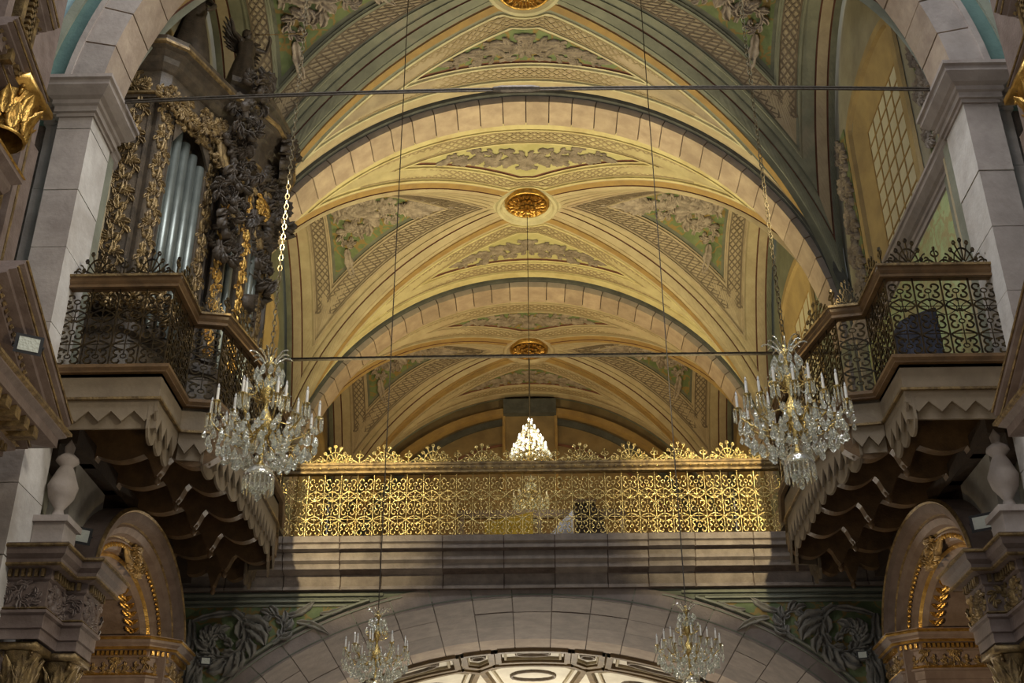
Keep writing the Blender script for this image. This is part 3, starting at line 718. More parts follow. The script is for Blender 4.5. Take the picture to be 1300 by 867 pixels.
# ------------------------------------------------------------------ wrought grille: one panel, copied along every railing
def panel_mesh():
    m = M(); W, H = .2625, 1.06
    def t(pts, r=.0115): m.tube([(x, 0, z) for x, z in pts], r, 4, False)
    t([(0, 0), (0, H)], .010)
    def cscroll(x, z, s, sx, sz, n=13):
        t([(x + sx * s * (.5 - .36 * k / n) * cos(-PI / 2 + k * 1.7 * PI / n), z + sz * s * (.5 - .36 * k / n) * (sin(-PI / 2 + k * 1.7 * PI / n))) for k in range(n + 1)])
    c = W / 2
    for sx in (-1, 1):
        cscroll(c + sx * .058, .94, .115, sx, 1); cscroll(c + sx * .058, .82, .10, sx, -1)
        t([(c + sx * (.015 + .10 * sin(PI * k / 8)), .60 + .17 * k / 8) for k in range(9)])
        t([(c + sx * (.12 - .10 * sin(PI * k / 8)), .55 + .20 * k / 8) for k in range(9)], .006)
        cscroll(c + sx * .06, .52, .11, sx, 1); cscroll(c + sx * .06, .41, .11, sx, -1)
        t([(c + sx * (.015 + .10 * sin(PI * k / 8)), .22 + .13 * k / 8) for k in range(9)])
        cscroll(c + sx * .058, .20, .10, sx, 1); cscroll(c + sx * .058, .08, .12, sx, -1)
    for z in (.67, .30): t([(0, z), (W, z)], .006)
    for z, q in ((.88, .03), (.465, .028), (.14, .028), (.62, .016), (.76, .016)):
        m.tube([(c + q * cos(2 * PI * k / 8), 0, z + q * sin(2 * PI * k / 8)) for k in range(8)], .008, 4, closed=True)
    t([(c, .15), (c, .44)], .007); t([(c, .5), (c, .86)], .006)
    t([(0, H), (W, H)], .008); t([(0, .005), (W, .005)], .008)
    return m
def crest_mesh():   # fan palmette between two small finials, 0.78 m long
    m = M()
    def t(pts, r=.011): m.tube([(x, 0, z) for x, z in pts], r, 4)
    for i in range(7):
        a = PI * (i + .5) / 7; L = .24 + .05 * sin(a)
        t([(.17 * 0 + .39 + q * L * cos(a) * .75, .03 + q * L * sin(a)) for q in (0.15, .5, .8, 1)]); 
        x, z = .39 + L * cos(a) * .75, .03 + L * sin(a)
        m.tube([(x + .022 * cos(2 * PI * k / 6), 0, z + .022 * sin(2 * PI * k / 6)) for k in range(6)], .012, 4, closed=True)
    t([(.39 + .14 * cos(PI * k / 12), .03 + .19 * sin(PI * k / 12)) for k in range(13)])
    for sx in (-1, 1):
        cx = .39 + sx * .25
        t([(cx + (.075 - .05 * k / 14) * cos(PI / 2 + sx * k * .5), .08 + (.075 - .05 * k / 14) * sin(PI / 2 + sx * k * .5)) for k in range(15)])
        t([(.39 + sx * (.17 + .22 * k / 6), .02 + .06 * sin(PI * k / 6)) for k in range(7)])
    for x in (0.0,):
        t([(x, 0), (x, .2)], .012)
        for sx in (-1, 1): t([(x + sx * .055 * sin(k * .55), .12 + .05 * (1 - cos(k * .55)) * .7) for k in range(6)])
        m.tube([(x, 0, .2), (x, 0, .235)], .022, 5)
    return m
PM = panel_mesh(); CM = crest_mesh()
def mesh_of(m, name, mt):
    me = bpy.data.meshes.new(name); me.from_pydata(m.v, [], m.f); me.materials.append(mt); return me
panel_brass = mesh_of(PM, 'grille_panel_brass', brass); panel_iron = mesh_of(PM, 'grille_panel_iron', iron)
crest_brass = mesh_of(CM, 'crest_brass', brass); crest_iron = mesh_of(CM, 'crest_iron', iron)
RAIL = [(-.06, 0), (.06, 0), (.06, .03), (.045, .05), (.07, .08), (.07, .12), (.085, .13), (.085, .165), (-.085, .165), (-.085, .13), (-.06, .1)]
r = thing('loft_balustrade', 'gilded openwork railing with fan cresting across the choir loft', 'railing', (0, 18.1, 6.44))
for i in range(33):
    link('grille_panel', panel_brass, r, loc=(-4.33 + i * .2625, 18.1, 6.46))
h = M(); h.hsweep([(-4.35, 18.1), (4.35, 18.1)], RAIL, 7.52, side=1); h.make('handrail', gold_dull, r)
h = M(); h.hsweep([(-4.35, 18.1), (4.35, 18.1)], [(-.04, 0), (.04, 0), (.04, .035), (-.04, .035)], 6.43, side=1); h.make('bottom_rail', gold_dull, r)
st = M(); st.lathe([(0, -.012), (.012, -.006), (.014, 0)], seg=6); me = mesh_of(st, 'stud', brass)
for i in range(66): link('stud', me, r, loc=(-4.27 + i * .131, 18.02, 7.59), rot=(PI / 2, 0, 0))
for i in range(11): link('cresting', crest_brass, r, loc=(-4.33 + i * .79, 18.1, 7.685))
for i in range(22): link('cresting', crest_brass, r, loc=(-4.33 + (i + .25 + (i % 2) * -.5 + .25) * .395, 18.12, 7.685), scale=(.5, 1, .55))

# ------------------------------------------------------------------ side balconies with iron grilles
def balcony(s):
    P = [(5.5, 12.35), (4.2, 12.35), (4.2, 13.25), (3.83, 13.32), (3.62, 14.4), (3.62, 16.4), (3.83, 17.48), (4.2, 17.55), (4.2, 17.99)]
    r = thing('side_balcony', ('wooden balcony with black iron grille below the organ' if s < 0 else 'wooden balcony with black iron grille by the pale window'), 'balcony', (s * 4.8, 15.4, 6.4))
    m = M(side_tf(s)); m.hsweep(P, [(-.02, 0), (.06, 0), (.06, .02), (.09, .05), (.09, .09), (-.02, .1)], 6.40, side=-1); m.make('floor_moulding', brownwood if s < 0 else brownwood, r)
    m = M(side_tf(s)); m.hsweep(P, [(-.05, 0), (.0, 0), (.0, .31), (-.05, .31)], 6.09, side=-1); m.make('fascia', boardgrey, r)
    m = M(side_tf(s)); m.hsweep(P, [(0, 0), (.03, 0), (.03, .03), (0, .03)], 6.07, side=-1); m.make('gilt_fillet', gold_dull, r)
    m = M(side_tf(s)); m.hsweep(P, RAIL, 7.54, side=-1); m.make('handrail', brownwood, r)
    m = M(side_tf(s)); m.hsweep(P, [(.085, 0), (.1, 0), (.1, .03), (.085, .03)], 7.67, side=-1); m.make('rail_bead', gold_dull, r)
    dp = M(side_tf(s)); dp.prism([(x, y, 6.40) for x, y in P] + [(5.6, 17.99, 6.40)], (0, 0, -.04), (0, 0, .02)); dp.make('deck', darkwood, r)
    for i in range(len(P) - 1):
        a, b = Vector(P[i]), Vector(P[i + 1]); L = (b - a).length
        if L < .2: n = 1
        n = max(1, round(L / .29)); d = (b - a) / L; nn = Vector((d.y, -d.x)) * -1
        A = Vector((s * a.x, a.y)); D = Vector((s * d.x, d.y)); rz = math.atan2(D.y, D.x)
        for k in range(n):
            q = A + D * (L * k / n); link('grille_panel', panel_iron, r, loc=(q.x, q.y, 6.50), rot=(0, 0, rz), scale=(L / n / .2625, 1, .985))
        nc = max(1, round(L / .8))
        if L > .3:
            for k in range(nc):
                q = A + D * (L * k / nc); link('cresting', crest_iron, r, loc=(q.x, q.y, 7.705), rot=(0, 0, rz), scale=(L / nc / .79, 1, 1.15))
        # lambrequin boards: zigzag outer board over an inner board, straight at the front, deeply cut towards the nave
        nt = max(2, round(L / .27)); front = abs(d.x) > .9
        for lay, (off, zt_, zb_, dep) in enumerate([(-.005, 6.075, 5.94, .13), (-.05, 6.0, 5.74, .0)] if front else [(-.005, 6.075, 5.93, .22), (-.07, 6.0, 5.72, .14)]):
            m = M(side_tf(s)); base = nn * off; nt2 = (nt if front else max(2, round(L / .2))) if lay == 0 else max(2, round(L / .34))
            poly = [(0, zt_), ] ; pts = [(0, zt_)]
            for k in range(nt2):
                u0 = L * k / nt2; u1 = L * (k + 1) / nt2
                if lay == 0: pts += [(u0, zb_), ((u0 + u1) / 2, zb_ - dep)]
                else: pts += [(u0, zb_)] + [(u0 + (u1 - u0) * q / 6, zb_ - dep * sin(PI * q / 6) ** .6) for q in range(1, 6)]
            pts += [(L, zb_), (L, zt_)]
            for k in range(1, len(pts) - 2):
                (ua, za), (ub, zb2) = pts[k], pts[k + 1]
                pa = a + d * ua + base; pb = a + d * ub + base; pc = pa - nn * .03; pd = pb - nn * .03
                m.hexa([(pa.x, pa.y, za), (pb.x, pb.y, zb2), (pd.x, pd.y, zb2), (pc.x, pc.y, za), (pa.x, pa.y, zt_), (pb.x, pb.y, zt_), (pd.x, pd.y, zt_), (pc.x, pc.y, zt_)])
            m.make('lambrequin', boardgrey, r)
    # cantilevered joists with scalloped soffits, dark planking between
    for k in range(25):
        y = 12.45 + k * .22
        xe = 4.3 if y < 13.3 or y > 17.45 else 3.75
        m = M(side_tf(s)); m.box(xe, 5.62, y, y + .21, 6.28, 6.345); m.make('plank', darkwood, r)
    for y in (13.35, 14.2, 15.1, 16.0, 16.9, 17.7):
        m = M(side_tf(s)); x1 = 5.6; x0 = 3.72 if 13.3 < y < 17.4 else 4.3; L = x1 - x0; pts = []
        for q in range(41):
            u = q / 40; z = 5.80
            z -= .13 * max(0, sin(PI * (u - .0) / .30)) if u < .30 else 0
            if .30 <= u < .46: z = 5.80 - .24 * sin(PI * (u - .30) / .16) ** 2
            if .46 <= u < .8: z = 5.80 + .05 - .09 * sin(PI * (u - .46) / .34)
            if u >= .8: z = 5.72
            pts.append((x0 + L * u, z))
        rows = [[(x, y, z), (x, y + .14, z), (x, y + .14, 6.3), (x, y, 6.3)] for x, z in pts]
        b = m.grid(rows, True); m.face((b, b + 1, b + 2, b + 3)); m.make('joist', brownwood, r)
        for q in (.38,):   # turned drops under the joists
            m = M(side_tf(s)); zz = 5.80 - (.22 if q == .38 else .1)
            m.lathe([(0, -.12), (.03, -.1), (.045, -.06), (.02, -.02), (.05, .0), (.05, .03)], (x0 + L * q, y + .07, zz), 8); m.make('turned_drop', brownwood, r, smooth=True)
    m = M(side_tf(s)); m.box(5.2, 5.6, 12.75, 17.99, 5.72, 5.95); m.box(5.4, 5.6, 12.75, 17.99, 5.5, 5.75); m.make('wall_plate', darkwood, r)
    return r
balcony(-1); balcony(1)

# ------------------------------------------------------------------ tie rods, gilded ceiling roses
def rod(name, y, z, lab, double=False, sag=0.0):
    r = thing(name, lab, 'tie rod', (-5.45, y, z))
    for k, dz in enumerate((0, -.035) if double else (0,)):
        m = M(); m.tube([(-5.5 + 11 * i / 24, y, z + dz + sag * (1 - ((i - 12) / 12) ** 2)) for i in range(25)], (.014 if double else .036), 6); m.make('bar', rodmetal, r)
    if double:
        m = M(); m.lathe([(0, -.32), (.035, -.30), (.05, -.2), (.05, .2), (.035, .30), (0, .32)], (0, 0, 0), 8); m.make('turnbuckle', rodmetal, r, loc=(-.12, y, z - .015 + sag), rot=(0, PI / 2, 0))
rod('tie_rod', 12.3, 10.36, 'thin double iron rod with turnbuckle high between the front piers', True, .12)
rod('tie_rod', 18.7, 9.93, 'single dark iron rod crossing in front of the far gilded rose', False, .02)
def rose(y, R, lab, z=15.42):
    r = thing('ceiling_rose', lab, 'ceiling rose', (0, y, z + .1))
    m = M(); m.lathe([(R * 1.02, .10), (R * 1.02, -.04), (R * .95, -.07), (R * .88, -.04), (R * .86, .02), (0, .06)], (0, y, z), 32); m.make('rim', gold, r, smooth=True)
    pl = M(); pl.leaf(0, 0, 0, R * .36, R * .1, .07, lambda u, v, h: (u, v, -h), 0.0); pl.leaf(0, R * .05, .4, R * .2, R * .04, .09, lambda u, v, h: (u, v, -h), .6); pl.leaf(0, -R * .05, -.4, R * .2, R * .04, .09, lambda u, v, h: (u, v, -h), -.6)
    me = mesh_of(pl, 'petal', gold)
    for ring, (r0, n, dz) in enumerate([(.52, 18, -.02), (.28, 12, -.08), (.08, 8, -.14)]):
        for k in range(n):
            t = 2 * PI * (k + ring * .5) / n; link('petal', me, r, loc=(R * r0 * cos(t), y + R * r0 * sin(t), z + dz), rot=(0, .25, t))
    m = M(); m.lathe([(0, -.30), (.04, -.28), (.07, -.22), (.03, -.17), (.10, -.12), (.13, -.05), (.1, .02)], (0, y, z), 12); m.make('boss', gold, r, smooth=True)
rose(21.9, .48, 'gilded foliate ceiling rose of the middle bay vault')
rose(28.6, .50, 'gilded foliate ceiling rose of the far bay vault')
rose(15.5, .48, 'gilded foliate ceiling rose of the front bay vault')

# ------------------------------------------------------------------ chandeliers
def drop_mesh(L=.07, w=.019):
    m = M(); m.lathe([(0, -L), (w * .75, -L * .82), (w, -L * .62), (w * .55, -L * .3), (w * .12, -L * .1), (0, 0)], seg=6); return m
def rod_mesh(L=.16, w=.011):
    m = M(); m.lathe([(0, -L), (w, -L * .9), (w * .8, -L * .12), (0, 0)], seg=5); m.lathe([(0, 0), (w * .8, w), (0, 2 * w)], seg=5); return m
D1 = mesh_of(drop_mesh(.105, .027), 'drop', crystal); D2 = mesh_of(rod_mesh(), 'prism', crystal); D3 = mesh_of(drop_mesh(.15, .038), 'large_drop', crystal)
cm = M(); cm.lathe([(0, -.005), (.016, 0), (.016, .155), (.012, .16), (0, .16)], seg=8); CANDLE = mesh_of(cm, 'candle', candle)
bm_ = M(); bm_.lathe([(0, .155), (.011, .165), (.014, .182), (.007, .205), (0, .22)], seg=6); BULB0 = mesh_of(bm_, 'bulb_off', bulb_off)
bo = M(); bo.lathe([(0, .0), (.018, .015), (.024, .045), (.012, .08), (0, .10)], seg=6); BULB1 = mesh_of(bo, 'bulb_on', bulb_on)
pm = M(); pm.lathe([(.0, -.05), (.015, -.045), (.02, -.02), (.045, -.008), (.048, .0), (0, .004)], seg=10); PAN = mesh_of(pm, 'drip_pan', brass)
def link_chain(m, z0, z1, r=.017, pitch=.075):
    z = z0; k = 0
    while z < z1:
        a = k % 2
        m.tube([(r * 1.5 * cos(q * PI / 3) * (1 - a), r * 1.5 * cos(q * PI / 3) * a, z + pitch * .62 * sin(q * PI / 3)) for q in range(6)], r * .42, 4, closed=True); z += pitch; k += 1
def chandelier(lab, loc, top, chain=True, scale=1.0):
    r = thing('chandelier', lab, 'chandelier', loc, scale=scale)
    K = dict(parent=r, local=True)
    def mk(name, m, mt, **kw):
        o = m.make(name, mt, r, local=True, **kw); return o
    m = M(); H = (top - loc[2]) / scale
    if chain: link_chain(m, .05, H); mk('chain', m, chainmetal)
    else: m.tube([(0, 0, .04), (0, 0, H)], .008 / scale, 5); mk('wire', m, rodmetal)
    m = M(); m.lathe([(.0, .06), (.03, .04), (.02, .0), (.05, -.03), (.07, -.06), (.03, -.1), (.02, -.3), (.05, -.36), (.075, -.42), (.04, -.5), (.02, -.6), (.06, -.68), (.10, -.76), (.11, -.84), (.07, -.92), (.03, -1.0), (.025, -1.25), (.05, -1.3), (.02, -1.36), (0, -1.4)], seg=14); mk('stem', m, brass, smooth=True)
    for k in range(12):   # glass plume crown
        t = 2 * PI * k / 12; m = M(); rr = .22 if k % 2 else .17
        m.tube([(cos(t) * (.04 + rr * u), sin(t) * (.04 + rr * u), -.10 + .16 * sin(u * 2.1) + .02) for u in (0, .3, .6, .85, 1)], lambda u: .013 - .005 * u, 5); mk('crown_plume', m, crystal)
    for k in range(10):
        t = 2 * PI * k / 10; link('crystal_drop', D3, r, loc=(.15 * cos(t), .15 * sin(t), -.10), local=True)
        link('crystal_drop', D3, r, loc=(.10 * cos(t + .3), .10 * sin(t + .3), -.24), local=True)
        if k % 2: link('crystal_drop', D3, r, loc=(.21 * cos(t), .21 * sin(t), -.26), local=True)
    for k in range(6):    # gilt scroll brackets round the neck
        t = 2 * PI * k / 6 + .3; m = M()
        m.tube([(cos(t) * (.19 + (.085 - .0052 * q) * cos(q * .5 + 2)), sin(t) * (.19 + (.085 - .0052 * q) * cos(q * .5 + 2)), -.40 + (.085 - .0052 * q) * sin(q * .5 + 2)) for q in range(15)], .008, 5); m.tube([(cos(t) * .03, sin(t) * .03, -.52), (cos(t) * .12, sin(t) * .12, -.50), (cos(t) * .2, sin(t) * .2, -.46)], .008, 5); mk('gilt_scroll', m, brass)
    tiers = [(.60, -.70, 10, 0.1), (.37, -.60, 5, .5)]
    for R, z, n, ph in tiers:
        for k in range(n):
            t = 2 * PI * k / n + ph; ct, st_ = cos(t), sin(t); m = M()
            m.tube([(ct * x, st_ * x, zz) for x, zz in [(.05, -.86), (R * .25, -.98), (R * .5, -1.0), (R * .75, -.93), (R * .95, z - .12), (R, z - .04)]], .011, 6); mk('arm', m, brass, smooth=True)
            link('drip_pan', PAN, r, loc=(R * ct, R * st_, z), local=True)
            c = link('candle', CANDLE, r, loc=(R * ct, R * st_, z), local=True)
            link('bulb', BULB0, c, local=True)
            for q in range(6):
                u = t + q * PI / 3; link('prism', D2, r, loc=(R * ct + .045 * cos(u), R * st_ + .045 * sin(u), z - .02), local=True)
    for R, z, n, ms_ in [(.62, -.92, 26, D1), (.56, -.98, 22, D3), (.50, -1.03, 22, D1), (.44, -1.08, 18, D3), (.37, -1.12, 16, D1), (.30, -1.17, 13, D3), (.22, -1.22, 10, D1), (.33, -.80, 12, D3), (.24, -.95, 10, D3)]:
        for k in range(n):
            t = 2 * PI * (k + R * 7) / n; j = .03 * sin(k * 5.1 + R * 30); link('crystal_drop', ms_, r, loc=((R + j) * cos(t), (R + j) * sin(t), z + .03 * sin(k * 3.7 + R * 9)), local=True, rot=(0, 0, k * 1.3))
    m = M()   # bead swags and the wire basket
    for k in range(24):
        t = 2 * PI * k / 24
        for q in range(9):
            u = q / 8; R = .60 - .48 * u; z = -.93 - .34 * sin(u * PI / 2) ; m.lathe([(0, -.011), (.011, 0), (0, .011)], (R * cos(t), R * sin(t), z), 4)
    for k in range(10):
        t0 = 2 * PI * k / 10
        for q in range(10):
            u = q / 9; R = .23 + .33 * u; m.lathe([(0, -.012), (.012, 0), (0, .012)], (R * cos(t0), R * sin(t0), -.33 - .50 * u ** .7 - .06 * sin(PI * u)), 4)
    mk('bead_swags', m, crystal, kind='stuff')
    m = M(); m.tube([(.45 * cos(2 * PI * k / 32), .45 * sin(2 * PI * k / 32), -.95) for k in range(32)], .007, 5, closed=True); mk('hoop', m, brass)
    # glass dish with fringe at the foot
    m = M(); m.lathe([(.02, -1.30), (.07, -1.31), (.13, -1.35), (.17, -1.42), (.175, -1.46), (.16, -1.43), (.12, -1.37), (.05, -1.33)], seg=20); mk('glass_dish', m, crystal, smooth=True)
    for k in range(20):
        t = 2 * PI * k / 20; link('prism', D2, r, loc=(.165 * cos(t), .165 * sin(t), -1.45), local=True, scale=(1, 1, 1.15))
    for k in range(8):
        t = 2 * PI * k / 8; link('crystal_drop', D1, r, loc=(.08 * cos(t), .08 * sin(t), -1.52), local=True)
    link('crystal_drop', D3, r, loc=(0, 0, -1.58), local=True)
    return r
def top_of(x, y, yc, a):
    return ZS + sqrt(RV * RV - x * x)
ch = chandelier('large crystal chandelier hanging in front of the balcony below the organ', (-2.97, 12.35, 6.55), ZS + sqrt(5.45 ** 2 - 2.97 ** 2))
def clone(src, lab, loc, top, scale, rotz=0, wire=False):
    c = copy_tree(src); c.location = loc; c.scale = (scale,) * 3; c.rotation_euler = (0, 0, rotz); c['label'] = lab
    for k in kids(c):
        if k.name.startswith('chain'):
            H = (top - loc[2]) / scale; m = M()
            if wire: m.tube([(0, 0, .04), (0, 0, H)], .008 / scale, 5)
            else: link_chain(m, .05, H)
            me = bpy.data.meshes.new('suspension'); me.from_pydata(m.v, [], m.f); me.materials.append(rodmetal if wire else chainmetal); k.data = me
            if wire: k.name = 'wire'
    return c
clone(ch, 'large crystal chandelier hanging in front of the balcony by the pale window', (2.93, 12.35, 6.62), ZS + sqrt(5.45 ** 2 - 2.93 ** 2), 1.0, .35)
clone(ch, 'small sparkling crystal chandelier low on the left before the lower arch', (-1.98, 15.4, 4.47), 15.3, .66, .2, True)
clone(ch, 'small crystal chandelier low on the right before the lower arch', (1.97, 15.4, 4.50), 15.3, .66, .5, True)
clone(ch, 'unlit crystal chandelier seen dimly behind the gilded railing', (0.0, 21.9, 8.95), 15.35, .55, .1, True)
# the lit chandelier deep in the loft: a cone of glowing bulbs and drops
def lit_chandelier():
    loc = (0, 28.6, 13.35); r = thing('chandelier', 'brightly lit cone shaped crystal chandelier above the middle of the railing', 'chandelier', loc)
    m = M(); m.tube([(0, 0, 0), (0, 0, 1.95)], .02, 6); m.make('wire', rodmetal, r, local=True)
    m = M(); m.lathe([(.03, 0), (.05, -.1), (.02, -.2), (.05, -.5), (.03, -.8), (.06, -1.05), (0, -1.1)], seg=8); m.make('stem', brass, r, local=True)
    rn = random.Random(4)
    for i in range(9):
        z = -.04 - .11 * i; R = .06 + .056 * i; n = 5 + int(i * 2.2)
        h = M(); h.tube([(R * cos(2 * PI * k / 20), R * sin(2 * PI * k / 20), z) for k in range(20)], .008, 4, closed=True); h.make('hoop', brass, r, local=True)
        for k in range(n):
            t = 2 * PI * (k + i * .37) / n; RR = R + rn.uniform(-.02, .02)
            link('crystal_drop', D3, r, loc=(RR * cos(t), RR * sin(t), z), local=True)
            if (k + i) % 3 == 0: link('bulb', BULB1, r, loc=(RR * .96 * cos(t + .2), RR * .96 * sin(t + .2), z - .02), local=True)
    for k in range(14):
        t = 2 * PI * k / 14; link('crystal_drop', D3, r, loc=(.36 * cos(t), .36 * sin(t), -1.0), local=True)
lit_chandelier()
lamp('lit_chandelier_glow', 'POINT', (0, 28.6, 12.7), 22, (1, .88, .62), None, .45)

# ------------------------------------------------------------------ the organ on the left balcony
def organ():
    r = thing('organ', 'dark carved pipe organ with tin pipes and gilt ornament on the left balcony', 'organ', (-5.2, 15.4, 6.42))
    P = [(-5.62, 13.05), (-5.08, 13.05), (-4.95, 13.15), (-4.50, 14.2), (-4.28, 14.35), (-4.05, 14.8), (-3.95, 15.4), (-4.05, 16.0), (-4.28, 16.45), (-4.5, 16.6), (-4.95, 17.65), (-5.08, 17.75), (-5.62, 17.75)]
    IN = [(-5.6, 13.25), (-5.05, 13.25), (-4.72, 14.25), (-4.35, 14.5), (-4.2, 15.4), (-4.35, 16.3), (-4.72, 16.55), (-5.05, 17.55), (-5.6, 17.55)]
    m = M(); m.prism([(x, y, 6.44) for x, y in IN], (0, 0, 0), (0, 0, 5.0)); m.make('case', organwood, r)
    m = M(); m.hsweep(P, [(-.1, 0), (.03, 0), (.03, .9), (.07, .95), (.07, 1.08), (.0, 1.1), (-.1, 1.1)], 6.44, side=1); m.make('plinth', organwood, r)
    # pilasters with carved bands
    def uv_map(a, b):   # plane through plan points a -> b; u along, v = z
        a = Vector(a); b = Vector(b); d = (b - a).normalized(); n = Vector((d.y, -d.x))
        return (lambda u, v, h: (a.x + d.x * u + n.x * h, a.y + d.y * u + n.y * h, v)), (b - a).length, d, n
    def pil(a, b, z0, z1, seed, band=True, mt=gold_dull):
        f, L, d, n = uv_map(a, b); m = M(); m.hexa([f(0, z0, 0), f(L, z0, 0), f(L, z0, -.25), f(0, z0, -.25), f(0, z1, 0), f(L, z1, 0), f(L, z1, -.25), f(0, z1, -.25)])
        o = m.make('pilaster', organwood, r)
        g = M(); c = L / 2; k = 0; z = z0 + .15
        while z < z1 - .2:
            sd = 1 if k % 2 else -1
            g.scroll(c, z, min(.30, L * .75), PI / 2, sd, f, .05, 6, seed + k); g.leaf(c, z + .1, PI / 2 + .5 * sd, .24, .045, .05, f, -sd); z += .24; k += 1
        g.make('carved_band', mt, o, smooth=True)
        e = M(); e.tube([f(.02, z0, .01), f(.02, z1, .01)], .016, 4); e.tube([f(L - .02, z0, .01), f(L - .02, z1, .01)], .016, 4); e.make('edge_bead', organwood, o)
    pil((-5.58, 13.05), (-5.12, 13.05), 7.75, 11.0, 1)
    pil((-5.05, 13.08), (-4.90, 13.36), 7.6, 11.1, 40)
    pil((-4.60, 14.02), (-4.48, 14.24), 7.6, 11.1, 80)
    pil((-4.40, 14.26), (-4.24, 14.36), 7.6, 11.1, 120, mt=gold)
    pil((-4.14, 14.62), (-4.06, 14.86), 7.6, 10.6, 160, mt=gold)
    pil((-3.98, 15.28), (-3.96, 15.5), 7.6, 10.6, 200, mt=gold_dull)
    pil((-4.0, 15.92), (-4.1, 16.15), 7.6, 10.6, 240)
    # pipes: the slanting flat of five, slim ones in the round tower
    def pipe(x, y, z0, zt, R, ang):
        m = M(); m.lathe([(R * .35, 0), (R * .9, .5), (R, .55), (R, .62), (R * .98, .64), (R, .66), (R, zt - z0), (R * .92, zt - z0), (R * .9, zt - z0 - .3)], seg=14); o = m.make('pipe', pipemetal, r, smooth=True, loc=(x, y, z0))
        q = M(); q.lathe([(R * 1.03, .62), (R * 1.06, .64), (R * 1.03, .66)], seg=14); q.hexa([(x_ * 1., -y_, z_) for x_, y_, z_ in [(-R * .6, R * .8, .66), (R * .6, R * .8, .66), (R * .6, R * 1.05, .66), (-R * .6, R * 1.05, .66), (-R * .5, R * .8, .84), (R * .5, R * .8, .84), (R * .5, R * 1.0, .84), (-R * .5, R * 1.0, .84)]])
        q.make('pipe_mouth', pipemetal, o, local=True, rot=(0, 0, ang))
    f, L, d, n = uv_map((-4.92, 13.38), (-4.58, 14.04)); L = .80
    a = Vector((-4.98, 13.42)); b = Vector((-4.68, 14.02))
    for k in range(5):
        p = a + (b - a) * (k / 4); pipe(p.x, p.y, 7.6 + .10 * (2 - abs(2 - k)), 10.95 - .1 * k, .075, math.atan2(d.y, d.x))
    for k, (x, y) in enumerate([(-4.3, 14.42), (-4.22, 14.54), (-4.10, 14.95), (-4.06, 15.08), (-4.04, 15.2), (-4.06, 15.6), (-4.08, 15.75)]): pipe(x, y, 7.6, 10.3, .055, 1.2)
    a = Vector((-4.68, 16.78)); b = Vector((-4.98, 17.38))
    for k in range(5):
        p = a + (b - a) * (k / 4); pipe(p.x, p.y, 7.6, 10.9, .075, 2.2)
    # pierced pipe shades hanging over the pipe tops
    def shade(a, b, z0, z1, s0, mt=gold_dull):
        f, L, d, n = uv_map(a, b); m = M(); rows = []
        for i in range(13):
            u = i / 12; zl = z1 - (z1 - z0) * (1 - sin(PI * u) * .75); rows.append([f(L * u, zl, .06), f(L * u, z1, .06), f(L * u, z1, .02), f(L * u, zl, .02)])
        m.grid(rows, True); o = m.make('pipe_shade', organwood, r)
        g = M()
        for i in range(5): g.scroll(L * (i + .5) / 5, z1 - .16, .26, PI / 2, 1 if i % 2 else -1, lambda u, v, h: f(u, v, h + .06), .05, 6, s0 + i)
        g.make('carving', mt, o, smooth=True)
    shade((-4.92, 13.34), (-4.60, 14.04), 10.5, 11.1, 3); shade((-4.24, 14.36), (-4.14, 14.62), 10.1, 10.8, 9); shade((-4.06, 14.86), (-3.97, 15.3), 10.0, 10.7, 14, gold)
    shade((-4.6, 16.78), (-4.92, 17.4), 10.5, 11.1, 21)
    # entablature and cornices
    m = M(); m.hsweep(P, [(-.2, 0), (.02, 0), (.02, .08), (.0, .1), (.0, .48), (.03, .5), (.1, .58), (.12, .66), (.2, .72), (.26, .74), (.26, .86), (.28, .9), (-.2, .9)], 11.05, side=1); m.make('cornice', organwood, r)
    m = M(); m.hsweep(P, [(.265, 0), (.3, .02), (.3, .06), (.265, .08)], 11.80, side=1); m.hsweep(P, [(.0, 0), (.05, .01), (.05, .05), (.0, .06)], 11.10, side=1); m.make('gilt_moulding', gold_dull, r)
    m = M(); m.hsweep(P[3:10], [(-.1, 0), (.02, 0), (.05, .1), (.14, .22), (.2, .26), (.2, .36), (-.1, .38)], 11.95, side=1); m.make('tower_cornice', organwood, r)
    fz, L, d, n = uv_map((-5.58, 13.05), (-5.08, 13.05)); g = M()
    g.scroll(.25, 11.33, .34, PI / 2, 1, fz, .06, 8, 2); g.scroll(.27, 11.25, .22, -PI / 2, -1, fz, .06, 8, 3); g.make('frieze_cartouche', gold_dull, r, smooth=True)
    # acanthus consoles and hanging carved wings on the tower side
    g = M(); rn = random.Random(8)
    def free(cx, cy, cz, yaw):
        d = Vector((cos(yaw), sin(yaw))); n = Vector((d.y, -d.x)); return lambda u, v, h: (cx + d.x * u + n.x * h, cy + d.y * u + n.y * h, cz + v)
    for k in range(16):
        t = k / 15; f2 = free(-4.10 + .16 * sin(k * 1.7) - .12 * t, 14.15 + .12 * sin(k), 12.3 - t * 3.0, .9 + .5 * sin(k * 2.1))
        g.scroll(0, 0, .46 - .1 * abs(sin(k)), rn.uniform(0, 6), 1 if k % 2 else -1, f2, .12, 8, k)
        f3 = free(-3.85 + .12 * sin(k * 1.3) - .02 * k, 15.3 + .1 * cos(k), 11.9 - t * 3.1, 1.3 + .5 * sin(k)); g.scroll(0, 0, .5, rn.uniform(0, 6), -1 if k % 2 else 1, f3, .14, 8, k)
    g.make('carved_foliage', carved_dark, r, smooth=True)
    g = M()
    for k in range(14):
        f2 = free(-4.98 + .055 * k, 13.02 + .1 * k, 11.0 + .12 * sin(k * 2) + (k > 8) * .1, 1.0); g.scroll(0, .1, .24, rn.uniform(0, 6), 1 if k % 2 else -1, f2, .07, 7, k)
